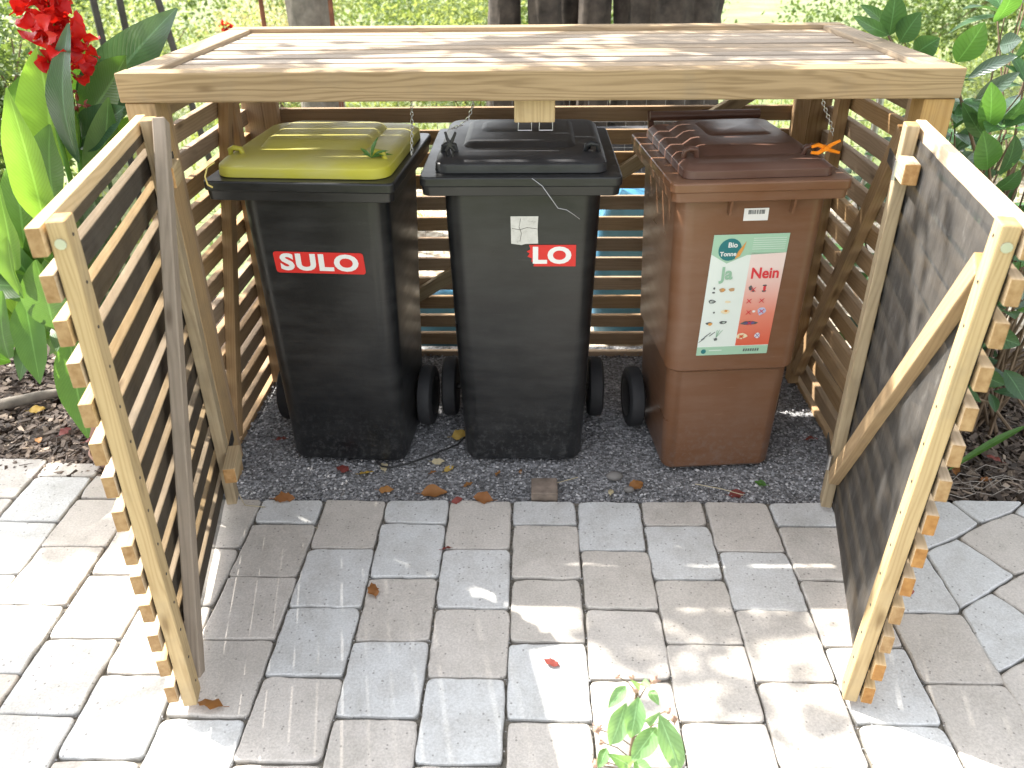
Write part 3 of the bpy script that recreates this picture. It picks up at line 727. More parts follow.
# yellow-lid bin
yb_t, yb_body, yb_lid, fr1 = make_bin('wheelie_bin', (-.530, .120), R(-3.9), 'black wheelie bin with a yellow lid, nearest the left door', .484, M['black'], M['yellow'], 'yellow')
f0 = fr1(.017, .655)
st = plate('brand_sticker', M['red_print'], yb_t, f0, rr2(.243, .060, .008, skew=-.05))
text_mesh('SULO', .062, M['white_print'], 'lettering', st, (f0[0]+f0[3]*.0012-f0[2]*.001, f0[1], f0[2], f0[3]), bold=.0026, sp_=1.1, sx=1.3)
# black bin
bb_t, bb_body, bb_lid, fr2 = make_bin('wheelie_bin', (.024, .161), 0, 'black wheelie bin with black lid, middle of the three', .508, M['black'], M['blacklid'], 'black')
f0 = fr2(.083, .665)
pts = [(-.062, .030), (.062, .030), (.062, -.030), (-.050, -.030), (-.048, -.020), (-.056, -.016), (-.054, -.008), (-.066, -.002), (-.060, .006), (-.068, .012), (-.058, .018)]
st = plate('brand_sticker', M['red_print'], bb_t, f0, pts); st['label'] = 'red sticker torn off on its left'
text_mesh('LO', .062, M['white_print'], 'lettering', st, (f0[0]+f0[3]*.0012+f0[1]*-.002-f0[2]*.001, f0[1], f0[2], f0[3]), bold=.0026, sp_=1.08, sx=1.25)
pts = [(-.062, .014), (-.050, .022), (-.046, .008), (-.052, .0), (-.060, .004)]
m, nt_, b = newmat('worn_paper'); co = objco(nt_)
cc = ramp(nt_, noise(nt_, co, 45, 5, .75), [(.3, (.62, .61, .57)), (.62, (.50, .49, .45)), (.72, (.20, .19, .17))]).outputs[0]
nt_.links.new(cc, b.inputs['Base Color']); b.inputs['Roughness'].default_value = .8; M['paper'] = m
f0 = fr2(.009, .735)
lb = plate('paper_label', M['paper'], bb_t, f0, [(-.036, .038), (.036, .038), (.034, .004), (.036, -.036), (.002, -.037), (-.008, -.040), (-.035, -.036)])
mb = MB(); q = f0[0]+f0[3]*.0012
mb.tube([q+f0[1]*x+f0[2]*y for x, y in ((-.033, .006), (-.012, .002), (.006, .008), (.032, .005))], .0006, 5)
mb.tube([q+f0[1]*x+f0[2]*y for x, y in ((-.012, -.03), (-.008, -.008), (-.014, .01), (-.010, .032))], .0006, 5)
mb.build('crease', M['iron'], lb)
# brown bin
br_t, br_body, br_lid, fr3 = make_bin('wheelie_bin', (.617, .115), R(4.8), 'brown organic waste bin with an information sticker, nearest the right door', .448, M['brown'], M['brownlid'], 'brown')
# info sticker
f0 = fr3(-.006, .566)
SK = .035
o_, ux, uy, un = f0
ux2 = (ux).normalized()
def P(poly, k): return [(x+SK*y+.0, y) for x, y in poly]
M['mint'] = flat('mint_print', (.33, .52, .38)); M['pale'] = flat('pale_print', (.66, .72, .68)); M['teal'] = flat('teal_print', (.02, .16, .17))
M['greentext'] = flat('green_print', (.28, .46, .33)); M['redtext'] = flat('red_text', (.62, .04, .05))
m, nt_, b = newmat('red_gradient_print'); gz = nt_.nodes.new('ShaderNodeSeparateXYZ'); tc = nt_.nodes.new('ShaderNodeTexCoord'); nt_.links.new(tc.outputs['Generated'], gz.inputs[0])
cc = ramp(nt_, gz.outputs[2], [(.0, (.62, .10, .05)), (.35, (.66, .22, .15)), (.85, (.74, .60, .56))]).outputs[0]
nt_.links.new(cc, b.inputs['Base Color']); b.inputs['Roughness'].default_value = .5; M['redgrad'] = m
Wd, Hd = .197, .345
stk = plate('information_sticker', M['pale'], br_t, f0, P([(-Wd/2, -Hd/2), (Wd/2, -Hd/2), (Wd/2, Hd/2), (-Wd/2, Hd/2)], 0), .0006)
def lay(k): return (o_+un*(.0007*k), ux, uy, un)
def sp(name, mat, poly, k=1): return plate(name, M[mat] if isinstance(mat, str) else mat, stk, lay(k), P(poly, k), .0005)
sp('printed_panel', 'redgrad', [(.006, -Hd/2+.027), (Wd/2, -Hd/2+.027), (Wd/2, Hd/2-.05), (.006, Hd/2-.05)])
sp('printed_panel', 'mint', [(-Wd/2, Hd/2), (-Wd/2, Hd/2-.052), (-.055, Hd/2-.078), (-.005, Hd/2-.056), (Wd/2, Hd/2-.052), (Wd/2, Hd/2)])
sp('printed_panel', 'mint', [(-Wd/2, -Hd/2), (Wd/2, -Hd/2), (Wd/2, -Hd/2+.025), (-Wd/2, -Hd/2+.025)])
sp('emblem', 'teal', circ(.030, -.052, Hd/2-.040), 2)
M['lightgrey'] = flat('grey_print', (.55, .66, .58)); M['orangep'] = flat('orange_print', (.62, .30, .08)); M['darkp'] = flat('dark_print', (.10, .11, .11))
M['brownp'] = flat('brown_print', (.45, .28, .14)); M['purplep'] = flat('purple_print', (.22, .14, .38)); M['bluep'] = flat('blue_print', (.42, .48, .66)); M['creamp'] = flat('cream_print', (.72, .62, .42))
def tx(t, s, mat, x, y, bold=.0, k=3, align='CENTER', shear=0, sx=1): text_mesh(t, s, M[mat], 'lettering', stk, (o_+un*(.0007*k)+ux*(x+SK*y)+uy*y, ux, uy, un), extrude=.0003, bold=bold, align=align, shear=shear, sx=sx)
tx('Bio', .019, 'white_print', -.046, Hd/2-.028, .0004); tx('Tonne', .0165, 'white_print', -.055, Hd/2-.052, .0004)
tx('Ja', .048, 'greentext', -.050, .066, .0014, sx=.95); tx('Nein', .042, 'redtext', .052, .064, .0010, sx=.92)
mbq = [sp('printed_line', 'lightgrey', [(.006, y), (.092, y), (.092, y+.0016), (.006, y+.0016)], 2) for y in [Hd/2-.012-i*.0058 for i in range(6)]]
sp('emblem', 'orangep', [(-.036, Hd/2-.066), (-.030, Hd/2-.046), (-.012, Hd/2-.018), (-.016, Hd/2-.038), (-.024, Hd/2-.058)], 3)
sp('emblem', 'teal', circ(.007, -.080, -Hd/2+.012, 12), 2); sp('printed_line', 'lightgrey', [(-.065, -Hd/2+.013), (-.03, -Hd/2+.013), (-.03, -Hd/2+.016), (-.065, -Hd/2+.016)], 2)
for k_ in range(7):
    x = .030+k_*.0065; sp('printed_line', 'darkp', [(x, -Hd/2+.009), (x+.0042, -Hd/2+.009), (x+.0048, -Hd/2+.0165), (x+.001, -Hd/2+.0165)], 2)
def blob(cx, cy, w_, h_, n=9):
    return [(cx+w_/2*math.cos(t*2*math.pi/n)*random.uniform(.7, 1.1), cy+h_/2*math.sin(t*2*math.pi/n)*random.uniform(.7, 1.1)) for t in range(n)]
icons = [(-.077, .026, .006, .008, 'darkp'), (-.077, .014, .008, .006, 'darkp'), (-.055, .020, .018, .012, 'brownp'), (-.053, .021, .006, .008, 'orangep'), (-.030, .021, .018, .011, 'brownp'),
         (-.078, -.012, .022, .012, 'darkp'), (-.077, -.012, .016, .008, 'pale'), (-.035, -.014, .018, .008, 'creamp'), (-.068, -.044, .006, .006, 'darkp'), (-.037, -.042, .026, .014, 'creamp'), (-.036, -.040, .010, .007, 'orangep'),
         (-.076, -.076, .022, .008, 'darkp'), (-.074, -.078, .014, .009, 'orangep'), (-.038, -.074, .022, .009, 'darkp'), (-.037, -.074, .009, .006, 'lightgrey'),
         (.020, .024, .011, .018, 'darkp'), (.028, .016, .010, .009, 'darkp'), (.058, .022, .009, .020, 'redtext'), (.058, .014, .013, .006, 'darkp'), (.058, .030, .013, .006, 'darkp'),
         (.062, -.044, .024, .028, 'bluep'), (.040, -.044, .010, .007, 'white_print'), (.034, -.078, .052, .012, 'darkp'), (.034, -.078, .040, .008, 'purplep'), (.018, -.118, .034, .020, 'creamp'), (.062, -.116, .018, .018, 'white_print'), (.018, -.118, .014, .010, 'orangep'),
         (-.052, -.124, .011, .010, 'darkp')]
for cx, cy, w_, h_, mt in icons: sp('pictogram', mt, blob(cx, cy, w_, h_), 2 if mt != 'orangep' else 3)
def cross(cx, cy, s_, mat='redtext', k=3):
    for d in (1, -1): sp('pictogram', mat, [(cx-s_-.0012, cy-d*s_), (cx-s_+.0012, cy-d*s_), (cx+s_+.0012, cy+d*s_), (cx+s_-.0012, cy+d*s_)], k if d > 0 else k+1)
for cx, cy, mt in ((.028, .020, 'redtext'), (.022, -.013, 'redtext'), (.056, -.013, 'redtext'), (.026, -.046, 'redtext'), (.061, -.044, 'redtext'), (.034, -.078, 'redtext'), (.018, -.118, 'redtext'), (.062, -.116, 'purplep')): cross(cx, cy, .006, mt, 4)
for cx, cy in ((-.084, -.118), (-.076, -.110), (-.064, -.108), (-.090, -.126)):
    sp('pictogram', 'darkp', [(cx-.008, cy-.006), (cx-.006, cy-.0065), (cx+.009, cy+.006), (cx+.007, cy+.0065)], 2)
for dx in (-.006, .0, .009): sp('pictogram', 'greentext', [(-.052, -.118), (-.050, -.118), (-.044+dx, -.096), (-.046+dx, -.097)], 2)
# barcode label
f0 = fr3(.002, .790, .0012)
bl = plate('barcode_label', M['white_print'], br_t, f0, [(-.031, -.016), (.032, -.016), (.032, .016), (-.031, .016)])
for i in range(14):
    x = -.020+i*.0031; w_ = random.choice((.001, .0018, .0024))
    plate('barcode_bar', M['darkp'], bl, (f0[0]+f0[3]*.0009, f0[1], f0[2], f0[3]), [(x, .001), (x+w_, .001), (x+w_, .012), (x, .012)], .0003)

# ================================================================= CHAINS, CLIPS, SMALL THINGS
def chain(mb, pts, link=.011, wire=.0011):
    pts = [Vector(p) for p in pts]; segs = []
    L = 0; tot = sum((pts[i+1]-pts[i]).length for i in range(len(pts)-1)); n = int(tot/(link*.78))
    def at(s_):
        for i in range(len(pts)-1):
            l = (pts[i+1]-pts[i]).length
            if s_ <= l or i == len(pts)-2: return pts[i].lerp(pts[i+1], s_/l), (pts[i+1]-pts[i]).normalized()
            s_ -= l
    for k in range(n):
        c, d = at((k+.5)*tot/n); a = d.cross(Vector((.3, 1, .1))).normalized(); b_ = d.cross(a)
        sdv = a if k % 2 else b_
        mb.tube([c+d*link*.5*math.cos(t)*1.0+sdv*link*.32*math.sin(t) for t in [2*math.pi*j/10 for j in range(10)]], wire, 5, closed=True)
c1 = thing('chain', (-.245, .2, .935), 'thin chain hanging from the roof onto the yellow lid', 'chain', 'thin chains holding the bin lids')
mb = MB(); chain(mb, [(-.240, .2, 1.078), (-.245, .2, 1.0), (-.252, .21, .926)]); mb.build('links', M['metal'], c1, smooth=60)
c2 = thing('chain', (-.15, .2, .93), 'thin curved chain with a black clip on the middle bin', 'chain', 'thin chains holding the bin lids')
mb = MB(); chain(mb, [(-.090, .2, 1.078), (-.092, .2, 1.05), (-.104, .2, 1.018), (-.125, .2, 1.0), (-.148, .2, .992)]); mb.build('links', M['metal'], c2, smooth=60)
def clip(parent, c, tilt, mat, s=1.0, axis=None):
    c = Vector(c); q = Quaternion(axis or (0, 1, 0), tilt); mb = MB()
    def T_(x, y, z): v = Vector((x, y, z))*s; v.rotate(q); return c+v
    mb.tube([T_(-.012, 0, .030), T_(-.006, -.001, .012), T_(.001, -.001, 0), (T_(.009, 0, -.016)), T_(.006, 0, -.030)], [.003*s, .0042*s, .005*s, .0045*s, .0035*s], 7)
    mb.tube([T_(.014, 0.001, .030), T_(.007, .001, .012), T_(0, .001, 0), T_(-.009, 0, -.016), T_(-.006, 0, -.030)], [.003*s, .0042*s, .005*s, .0045*s, .0035*s], 7)
    mb.tube([T_(-.0, -.007, .0), T_(0, .007, 0)], .0058*s, 8)
    mb.build('clip', mat, parent, smooth=50)
clip(c2, (-.152, .19, .957), .05, M['cable'], 1.0)
c3 = thing('chain', (.79, .2, .93), 'thin chain with an orange clip on the brown bin', 'chain', 'thin chains holding the bin lids')
mb = MB(); chain(mb, [(.745, .2, 1.078), (.757, .2, 1.045), (.785, .2, .995), (.792, .2, .972)]); mb.build('links', M['metal'], c3, smooth=60)
clip(c3, (.775, .185, .945), 1.45, M['orange'], 1.15)
# yellow string loop
mb = MB(); c = T0 = Vector((-.738, .135, .895))
mb.tube([(-.735, .150, .925), (-.752, .140, .915), (-.757, .128, .895), (-.750, .118, .878), (-.738, .116, .872)], .0022, 6)
tag(mb.build('string', plain('yellow_string', (.62, .50, .16), .8), smooth=60), 'yellow string looped over the left corner of the yellow lid', 'string')
mb = MB(); mb.tube([(.052, .158, .880), (.078, .152, .862), (.10, .148, .832), (.118, .150, .806), (.140, .154, .800), (.160, .160, .785), (.175, .165, .772)], .0008, 5)
tag(mb.build('wire', M['metal'], smooth=60), 'fine bent wire dangling down the front of the middle bin', 'wire')
# green sprig on yellow lid
th = thing('leaf_sprig', (-.345, .19, .92), 'small green leaf sprig lying on the yellow lid', 'plant sprig')
mb = MB(); c = Vector((-.350, .185, .925))
for d in ((.02, .01, .05), (.045, .0, .018), (-.03, .02, .02), (.05, .03, .0), (-.02, -.01, .012)): blade(mb, c, c+Vector(d), .011, (0, -.5, 1), 4)
mb.build('leaf', M['laurel_b'], th)

# black cable
mb = MB(); mb.tube([(-.42, .175, .004), (-.40, .150, .004), (-.37, .145, .004), (-.32, .165, .004), (-.25, .215, .004), (-.18, .27, .004), (-.15, .33, .004)], .003, 6)
tag(mb.build('cable', M['cable'], smooth=60), 'thin black cable lying on the gravel behind the yellow-lid bin', 'cable')

# dry leaves
def dry(x, y, size, ang, tone, label, mat='dryleaf', z=0.0, name='fallen_leaf', asp=.55, curl=.25):
    mb = MB(); d = Vector((math.cos(ang), math.sin(ang), 0))*size
    c = Vector((x, y, z+.004)); blade(mb, c-d/2, c+d/2, size*asp, (.35*random.gauss(0, 1), .35*random.gauss(0, 1), 1), 9, fold=random.uniform(-.05, .3), sag=random.uniform(-.02, .14), rnd=tone*.5, wave=.10, jag=.22)
    st_ = len(mb.v); mb.tube([c-d*.5, c-d*.72+Vector((0, 0, .003))], .0009, 4, rnd=0)
    lo = min(v.z for v in mb.v); dz = z-.006*(1 if z < 0 else 0)+.0015-lo
    for v in mb.v: v.z += dz
    return tag(mb.build(name, M[mat], smooth=180), label, 'leaf', 'fallen leaves around the bins')
M['redleaf'] = leafmat('red_dry_leaf', (.16, .035, .03), (.28, .08, .06), .1, .6, .3)
M['yelleaf'] = leafmat('yellow_dry_leaf', (.45, .28, .05), (.62, .45, .16), .15, .6, .3)
M['paleleaf'] = leafmat('pale_dry_leaf', (.45, .38, .24), (.55, .48, .33), .15, .6, .3)
DRY = [(-0.230, 0.035, 0.075, 0.10, 'dryleaf', 'large orange brown leaf lying on the gravel near the paving'),
 (-0.197, 0.159, 0.042, 0.90, 'yelleaf', 'crinkled yellow leaf on the gravel between the black bins'),
 (-0.085, -0.006, 0.060, 2.90, 'dryleaf', 'brown leaf lying across the front edge of the paving'),
 (-0.134, 0.079, 0.032, 0.70, 'dryleaf', 'small brown leaf on the gravel beside the large orange one'),
 (-0.445, 0.132, 0.045, 0.30, 'yelleaf', 'yellow and brown leaf by the foot of the yellow-lid bin'),
 (-0.396, 0.163, 0.045, 1.80, 'paleleaf', 'pale crumpled leaf at the corner of the yellow-lid bin'),
 (-0.522, 0.152, 0.050, 2.70, 'redleaf', 'dark red leaf under the front of the yellow-lid bin'),
 (-0.372, 0.048, 0.045, 0.10, 'dryleaf', 'small brown leaf on the gravel in front of the yellow-lid bin'),
 (-0.337, -0.372, 0.050, 1.90, 'dryleaf', 'brown leaf alone on the shaded middle paving'),
 (0.097, -0.594, 0.040, 2.60, 'redleaf', 'small reddish leaf at the edge of the sunlit paving'),
 (-0.626, -0.718, 0.062, 2.95, 'dryleaf', 'long curled brown leaf at the foot of the left door'),
 (0.646, 0.038, 0.050, 0.20, 'redleaf', 'red brown leaf on the gravel in front of the brown bin'),
 (0.727, 0.091, 0.035, 2.60, 'canna_b', 'green leaf scrap on the gravel in front of the brown bin'),
 (0.284, 0.044, 0.030, 1.30, 'paleleaf', 'small pale leaf on the gravel right of the block'),
 (0.359, 0.074, 0.055, 0.50, 'dryleaf', 'dull brown leaf on the gravel left of the brown bin'),
 (-0.234, 0.191, 0.040, 0.10, 'paleleaf', 'pale green leaf on the gravel between the black bins'),
 (-0.752, 0.315, 0.045, 0.20, 'redleaf', 'dark red leaf on the gravel left of the yellow-lid bin'),
 (-0.048, 0.135, 0.030, 1.20, 'dryleaf', 'orange leaf scrap at the front of the middle bin'),
 (0.021, 0.146, 0.020, 1.60, 'dryleaf', 'tiny orange leaf scrap right beside the middle bin front'),
 (-0.244, 0.139, 0.022, 0.60, 'dryleaf', 'tiny brown scrap beside the yellow leaf'),
 (-0.177, 0.336, 0.060, 0.40, 'yelleaf', 'dull olive leaf near the wheels between the black bins'),
 (-0.159, -0.016, 0.035, 0.50, 'redleaf', 'dark leaf scrap on the paving edge left of the brown one'),
 (0.945, 0.326, 0.040, 0.10, 'redleaf', 'dark leaf on the gravel by the right door'),
 (0.972, -0.367, 0.035, 0.10, 'redleaf', 'thin red brown leaf sliver on the slabs right of the right door'),
 (-0.169, -0.219, 0.030, 0.30, 'redleaf', 'small dark leaf at a paving joint'),
 (-0.654, -0.011, 0.060, 0.05, 'dryleaf', 'flat brown leaf at the gravel edge by the left door')]
for (x, y, s_, a_, mt, lab) in DRY: dry(x, y, s_, a_, random.random(), lab, mt, z=-.006 if y > -.004 else .001)
# small wooden/stone block at paving edge
mb = MB(); mb.board((.052, .032, .008), (.128, .032, .008), (0, .075, .0), (0, -.012, .042), rnd=.2)
tag(mb.build('stone_block', plain('grey_brown_stone', (.19, .15, .12), .85, .35, 30), bevel=.004), 'small grey brown block on the gravel at the paving edge', 'block')
for (x, y, s_, lab) in ((.30, .11, .022, 'smooth grey pebble on the gravel between middle and brown bin'), (.335, .045, .014, 'small grey pebble by the paving edge')):
    mb = MB(); n = 12
    mb.ring_loft([[Vector((x+s_*math.cos(f_)*math.cos(t*2*math.pi/n)*1.2, y+s_*.8*math.cos(f_)*math.sin(t*2*math.pi/n), .002+s_*.6*math.sin(f_))) for t in range(n)] for f_ in [R(a_) for a_ in (-80, -40, 0, 35, 60, 82)]])
    tag(mb.build('pebble', plain('pebble_grey', (.17, .16, .15), .7), smooth=60), lab, 'pebble')
# dry grass stems on gravel
for (pts, lab) in (([(.53, .07, .004), (.60, .045, .006), (.66, .02, .003)], 'dry grass stalk in front of the brown bin'), ([(.19, .10, .004), (.13, .07, .006), (.09, .06, .003)], 'dry grass stalk in front of the middle bin'), ([(-.83, .06, .004), (-.80, .02, .007), (-.76, -.04, .004), (-.70, -.05, .005)], 'dry stalk at the foot of the left door')):
    mb = MB(); mb.tube(pts, .0013, 5); tag(mb.build('grass_stalk', plain('straw', (.42, .36, .24), .8), smooth=60), lab, 'stalk', 'dry stalks on the ground')

# ================================================================= FOREGROUND PLANT
hb = thing('young_herb', (.226, -.955, 0), 'leafy green stem with fading pink buds at the front of the paving', 'plant')
mb = MB(); mb.tube([(.220, -.945, 0), (0.227, -0.952, 0.222), (0.226, -0.95, 0.321), (0.225, -0.95, 0.36)], [.0035, .0034, .0028, .0015], 7)
for x, y, z, r_ in ((0.252, -0.95, 0.37, 0.0065), (0.224, -0.95, 0.348, 0.0065), (0.191, -0.95, 0.378, 0.004), (0.216, -0.95, 0.376, 0.004), (0.281, -0.95, 0.295, 0.005), (0.293, -0.95, 0.275, 0.006), (0.165, -0.95, 0.247, 0.007), (0.173, -0.95, 0.213, 0.005), (0.249, -0.95, 0.206, 0.006), (0.165, -0.95, 0.153, 0.006), (0.182, -0.95, 0.162, 0.006)):
    k_ = max(.12, z-.045); mb.tube([(.230, -.952, k_), ((x+.230)/2, -.95, (k_+z)/2+.008), (x, y, z)], .0011, 5)
mb.build('stem', M['twig'], hb, smooth=60)
HL = [((0.206, -0.96, 0.367), (0.176, -0.985, 0.344), 0.021),
      ((0.224, -0.975, 0.359), (0.214, -1.0, 0.291), 0.034),
      ((0.207, -0.965, 0.332), (0.183, -0.99, 0.259), 0.036),
      ((0.262, -0.965, 0.273), (0.221, -0.99, 0.221), 0.037),
      ((0.263, -0.965, 0.306), (0.303, -0.99, 0.191), 0.039),
      ((0.225, -0.96, 0.158), (0.181, -0.985, 0.229), 0.030),
      ((0.229, -0.97, 0.188), (0.262, -0.995, 0.182), 0.027),
      ((0.233, -0.95, 0.365), (0.245, -0.975, 0.378), 0.013),
      ((0.247, -0.95, 0.346), (0.259, -0.975, 0.34), 0.016),
      ((0.23, -0.95, 0.355), (0.209, -0.975, 0.399), 0.011),
      ((0.182, -0.96, 0.211), (0.166, -0.985, 0.192), 0.021),
      ((0.246, -0.95, 0.266), (0.262, -0.975, 0.324), 0.015)]
for b_, t_, w_ in HL:
    mb = MB(); blade(mb, b_, t_, w_, (0, -.7, .8), 10, .2, .12, wave=.05, peak=.35); mb.build('leaf', M['herb'], hb, smooth=180)
M['bud'] = plain('faded_bud', (.42, .26, .20), .8, .4, 120, bmp=.4, bscale=300)
for x, y, z, s_ in ((0.252, -0.95, 0.37, 0.0065), (0.224, -0.95, 0.348, 0.0065), (0.191, -0.95, 0.378, 0.004), (0.216, -0.95, 0.376, 0.004), (0.281, -0.95, 0.295, 0.005), (0.293, -0.95, 0.275, 0.006), (0.165, -0.95, 0.247, 0.007), (0.173, -0.95, 0.213, 0.005), (0.249, -0.95, 0.206, 0.006), (0.165, -0.95, 0.153, 0.006), (0.182, -0.95, 0.162, 0.006)):
    mb = MB(); mb.ring_loft([[Vector((x+s_*math.cos(f_)*math.cos(t), y+s_*math.cos(f_)*math.sin(t), z+s_*1.1*math.sin(f_))) for t in [2*math.pi*j/9 for j in range(9)]] for f_ in (-1.4, -.7, 0, .7, 1.4)])
    for k in range(5):
        d = rndn().normalized(); blade(mb, (x, y, z), Vector((x, y, z))+d*s_*1.9, .004, (0, -1, .5), 3)
    mb.build('bud', M['bud'], hb)

# ================================================================= CANNA
cn = thing('canna_lily', (-1.2, .28, 0), 'tall canna with broad green leaves and a red flower beside the left door', 'plant')
CANNA = [((-1.235, 0.3, 0.894), (-1.154, 0.24, 1.171), 0.119, 0),
 ((-1.208, 0.15, 0.791), (-1.163, 0.09, 1.105), 0.088, 0),
 ((-1.205, 0.22, 0.809), (-1.128, 0.16, 1.01), 0.096, 2),
 ((-1.141, 0.28, 0.925), (-1.05, 0.22, 1.227), 0.064, 3),
 ((-1.171, 0.45, 1.032), (-1.11, 0.39, 1.21), 0.077, 1),
 ((-1.187, 0.5, 0.955), (-0.879, 0.44, 1.239), 0.114, 3),
 ((-1.151, 0.38, 0.985), (-0.979, 0.32, 1.145), 0.093, 2),
 ((-1.139, 0.3, 0.946), (-0.975, 0.24, 1.038), 0.080, 3),
 ((-1.13, 0.35, 0.867), (-0.985, 0.29, 1.004), 0.050, 1),
 ((-1.293, 0.1, 0.683), (-1.225, 0.04, 0.914), 0.089, 0),
 ((-1.429, 0.4, 0.923), (-1.289, 0.34, 1.192), 0.062, 2),
 ((-1.305, 0.12, 0.578), (-1.301, 0.06, 0.341), 0.070, 1),
 ((-1.169, 0.05, 0.497), (-1.169, -0.01, 0.21), 0.075, 1),
 ((-1.238, 0.1, 0.511), (-1.191, 0.04, 0.706), 0.092, 2),
 ((-1.424, 0.15, 0.393), (-1.341, 0.09, 0.6), 0.069, 1),
 ((-1.259, 0.05, 0.62), (-1.209, -0.01, 0.787), 0.068, 0),
 ((-1.288, 0.2, 0.438), (-1.169, 0.14, 0.728), 0.104, 2),
 ((-1.356, 0.28, 0.495), (-1.241, 0.22, 0.769), 0.118, 2),
 ((-1.381, 0.3, 0.64), (-1.294, 0.24, 0.91), 0.086, 2),
 ((-1.128, 0.3, 0.839), (-1.009, 0.24, 1.058), 0.071, 2),
 ((-1.448, 0.2, 0.39), (-1.368, 0.14, 0.701), 0.088, 2),
 ((-1.134, 0.5, 0.982), (-0.978, 0.44, 1.085), 0.068, 2),
 ((-1.36, 0.2, 0.438), (-1.411, 0.14, 0.308), 0.046, 2),
 ((-1.261, 0.42, 0.918), (-1.197, 0.36, 1.111), 0.084, 2),
 ((-1.406, 0.5, 0.956), (-1.316, 0.44, 1.087), 0.069, 2)]
for b_, t_, w_, k in CANNA:
    mb = MB(); b_, t_ = Vector(b_), Vector(t_); nn = (random.uniform(-.5, .3), -1, random.uniform(.1, .6))
    if t_.z > b_.z: b_ = b_-(t_-b_)*.12; t_ = t_+(t_-b_)*.03
    blade(mb, b_, t_, w_*1.3, nn, 14, .14, random.uniform(-.05, .09), peak=.40, wave=.03)
    # thin midrib
    mb.build('leaf', M['canna_'+'abcd'[k]], cn, smooth=180)
for k in range(26):
    bx, by = random.choice(((-1.28, .22), (-1.4, .3), (-1.22, .30), (-1.5, .25))); z = random.uniform(.28, .62)
    a_ = random.uniform(0, 6.28); l = random.uniform(.22, .34); e = random.uniform(-.35, .9)
    b_ = Vector((bx, by, z)); t_ = b_+Vector((math.cos(a_)*.6, math.sin(a_)*.5, e)).normalized()*l
    if t_.x > -1.10: t_.x = -1.12
    if t_.y < .02: t_.y = .02
    mb = MB(); blade(mb, b_, t_, random.uniform(.07, .11), (random.uniform(-.6, .4), -1, random.uniform(.2, .9)), 14, .14, random.uniform(-.02, .14), wave=.03)
    mb.build('leaf', M['canna_'+random.choice('aabbc')], cn, smooth=180)
mb = MB()
for x, y, h in ((-1.20, .28, .98), (-1.17, .33, .9), (-1.28, .2, .75), (-1.24, .14, .6), (-1.14, .36, .85), (-1.18, .08, .5)):
    mb.tube([(x*.98-.03, y+.06, .12), (x, y+.02, h*.5), (x+.02, y, h)], [.013, .011, .006], 8)
mb.tube([(-1.16, .30, .85), (-1.130, .29, 1.0), (-1.125, .29, 1.14), (-1.13, .30, 1.29)], [.009, .008, .007, .004], 8)
mb.build('stem', M['canna_b'], cn, smooth=60)
mb = MB()
for i in range(90):
    t = i/90; c = Vector((-1.125+random.gauss(0, .026), .29+random.gauss(0, .03), 1.13+t*.20)); 
    d = Vector((random.gauss(0, 1), random.gauss(0, .7)-.4, random.gauss(.2, .6))).normalized()
    blade(mb, c, c+d*random.uniform(.035, .065), random.uniform(.030, .048), rndn(), 6, .2, .2, wave=.12, peak=.6)
for i in range(12):
    c = Vector((-1.085+random.gauss(0, .014), .27, 1.18+random.gauss(0, .03))); d = rndn().normalized(); blade(mb, c, c+d*.045, .035, rndn(), 6, .2, .2, wave=.12, peak=.6)
mb.build('flower', M['redpetal'], cn, smooth=180)
mb = MB()
for i in range(34):
    t = random.random(); c = Vector((-1.118+random.gauss(0, .012), .28+random.gauss(0, .012), 1.02+t*.12)); d = rndn().normalized(); blade(mb, c, c+d*.022, .010, rndn(), 4, .3, .1)
mb.build('seed_head', M['redleaf'], cn, smooth=180)
# clay pot with saucer-like ring
def lathe(mb, c, prof, n=36):
    mb.ring_loft([[Vector((c[0]+r*math.cos(2*math.pi*t/n), c[1]+r*math.sin(2*math.pi*t/n), z)) for t in range(n)] for r, z in prof], False, False)
pt = thing('clay_pot', (-1.255, .32, -.02), 'pinkish clay pot standing in the mulch among the canna leaves', 'pot')
mb = MB(); lathe(mb, (-1.255, .32), [(.0, -.01), (.09, -.01), (.108, .05), (.128, .17), (.138, .17), (.143, .18), (.143, .205), (.136, .21), (.124, .205), (.120, .15), (0, .15)])
mb.build('pot_body', M['clay'], pt, smooth=40)
mb = MB(); lathe(mb, (-1.255, .32), [(0, .156), (.120, .16)]); mb.build('pot_soil', M['soil'], pt)
pt = thing('clay_bowl', (-1.225, .205, -.02), 'shallow pink clay bowl on the mulch next to the left door', 'bowl')
mb = MB(); lathe(mb, (-1.225, .205), [(0, -.015), (.055, -.015), (.078, .015), (.084, .035), (.079, .038), (.070, .015), (.05, -.005), (0, -.005)])
mb.build('bowl_body', M['clay'], pt, smooth=40)
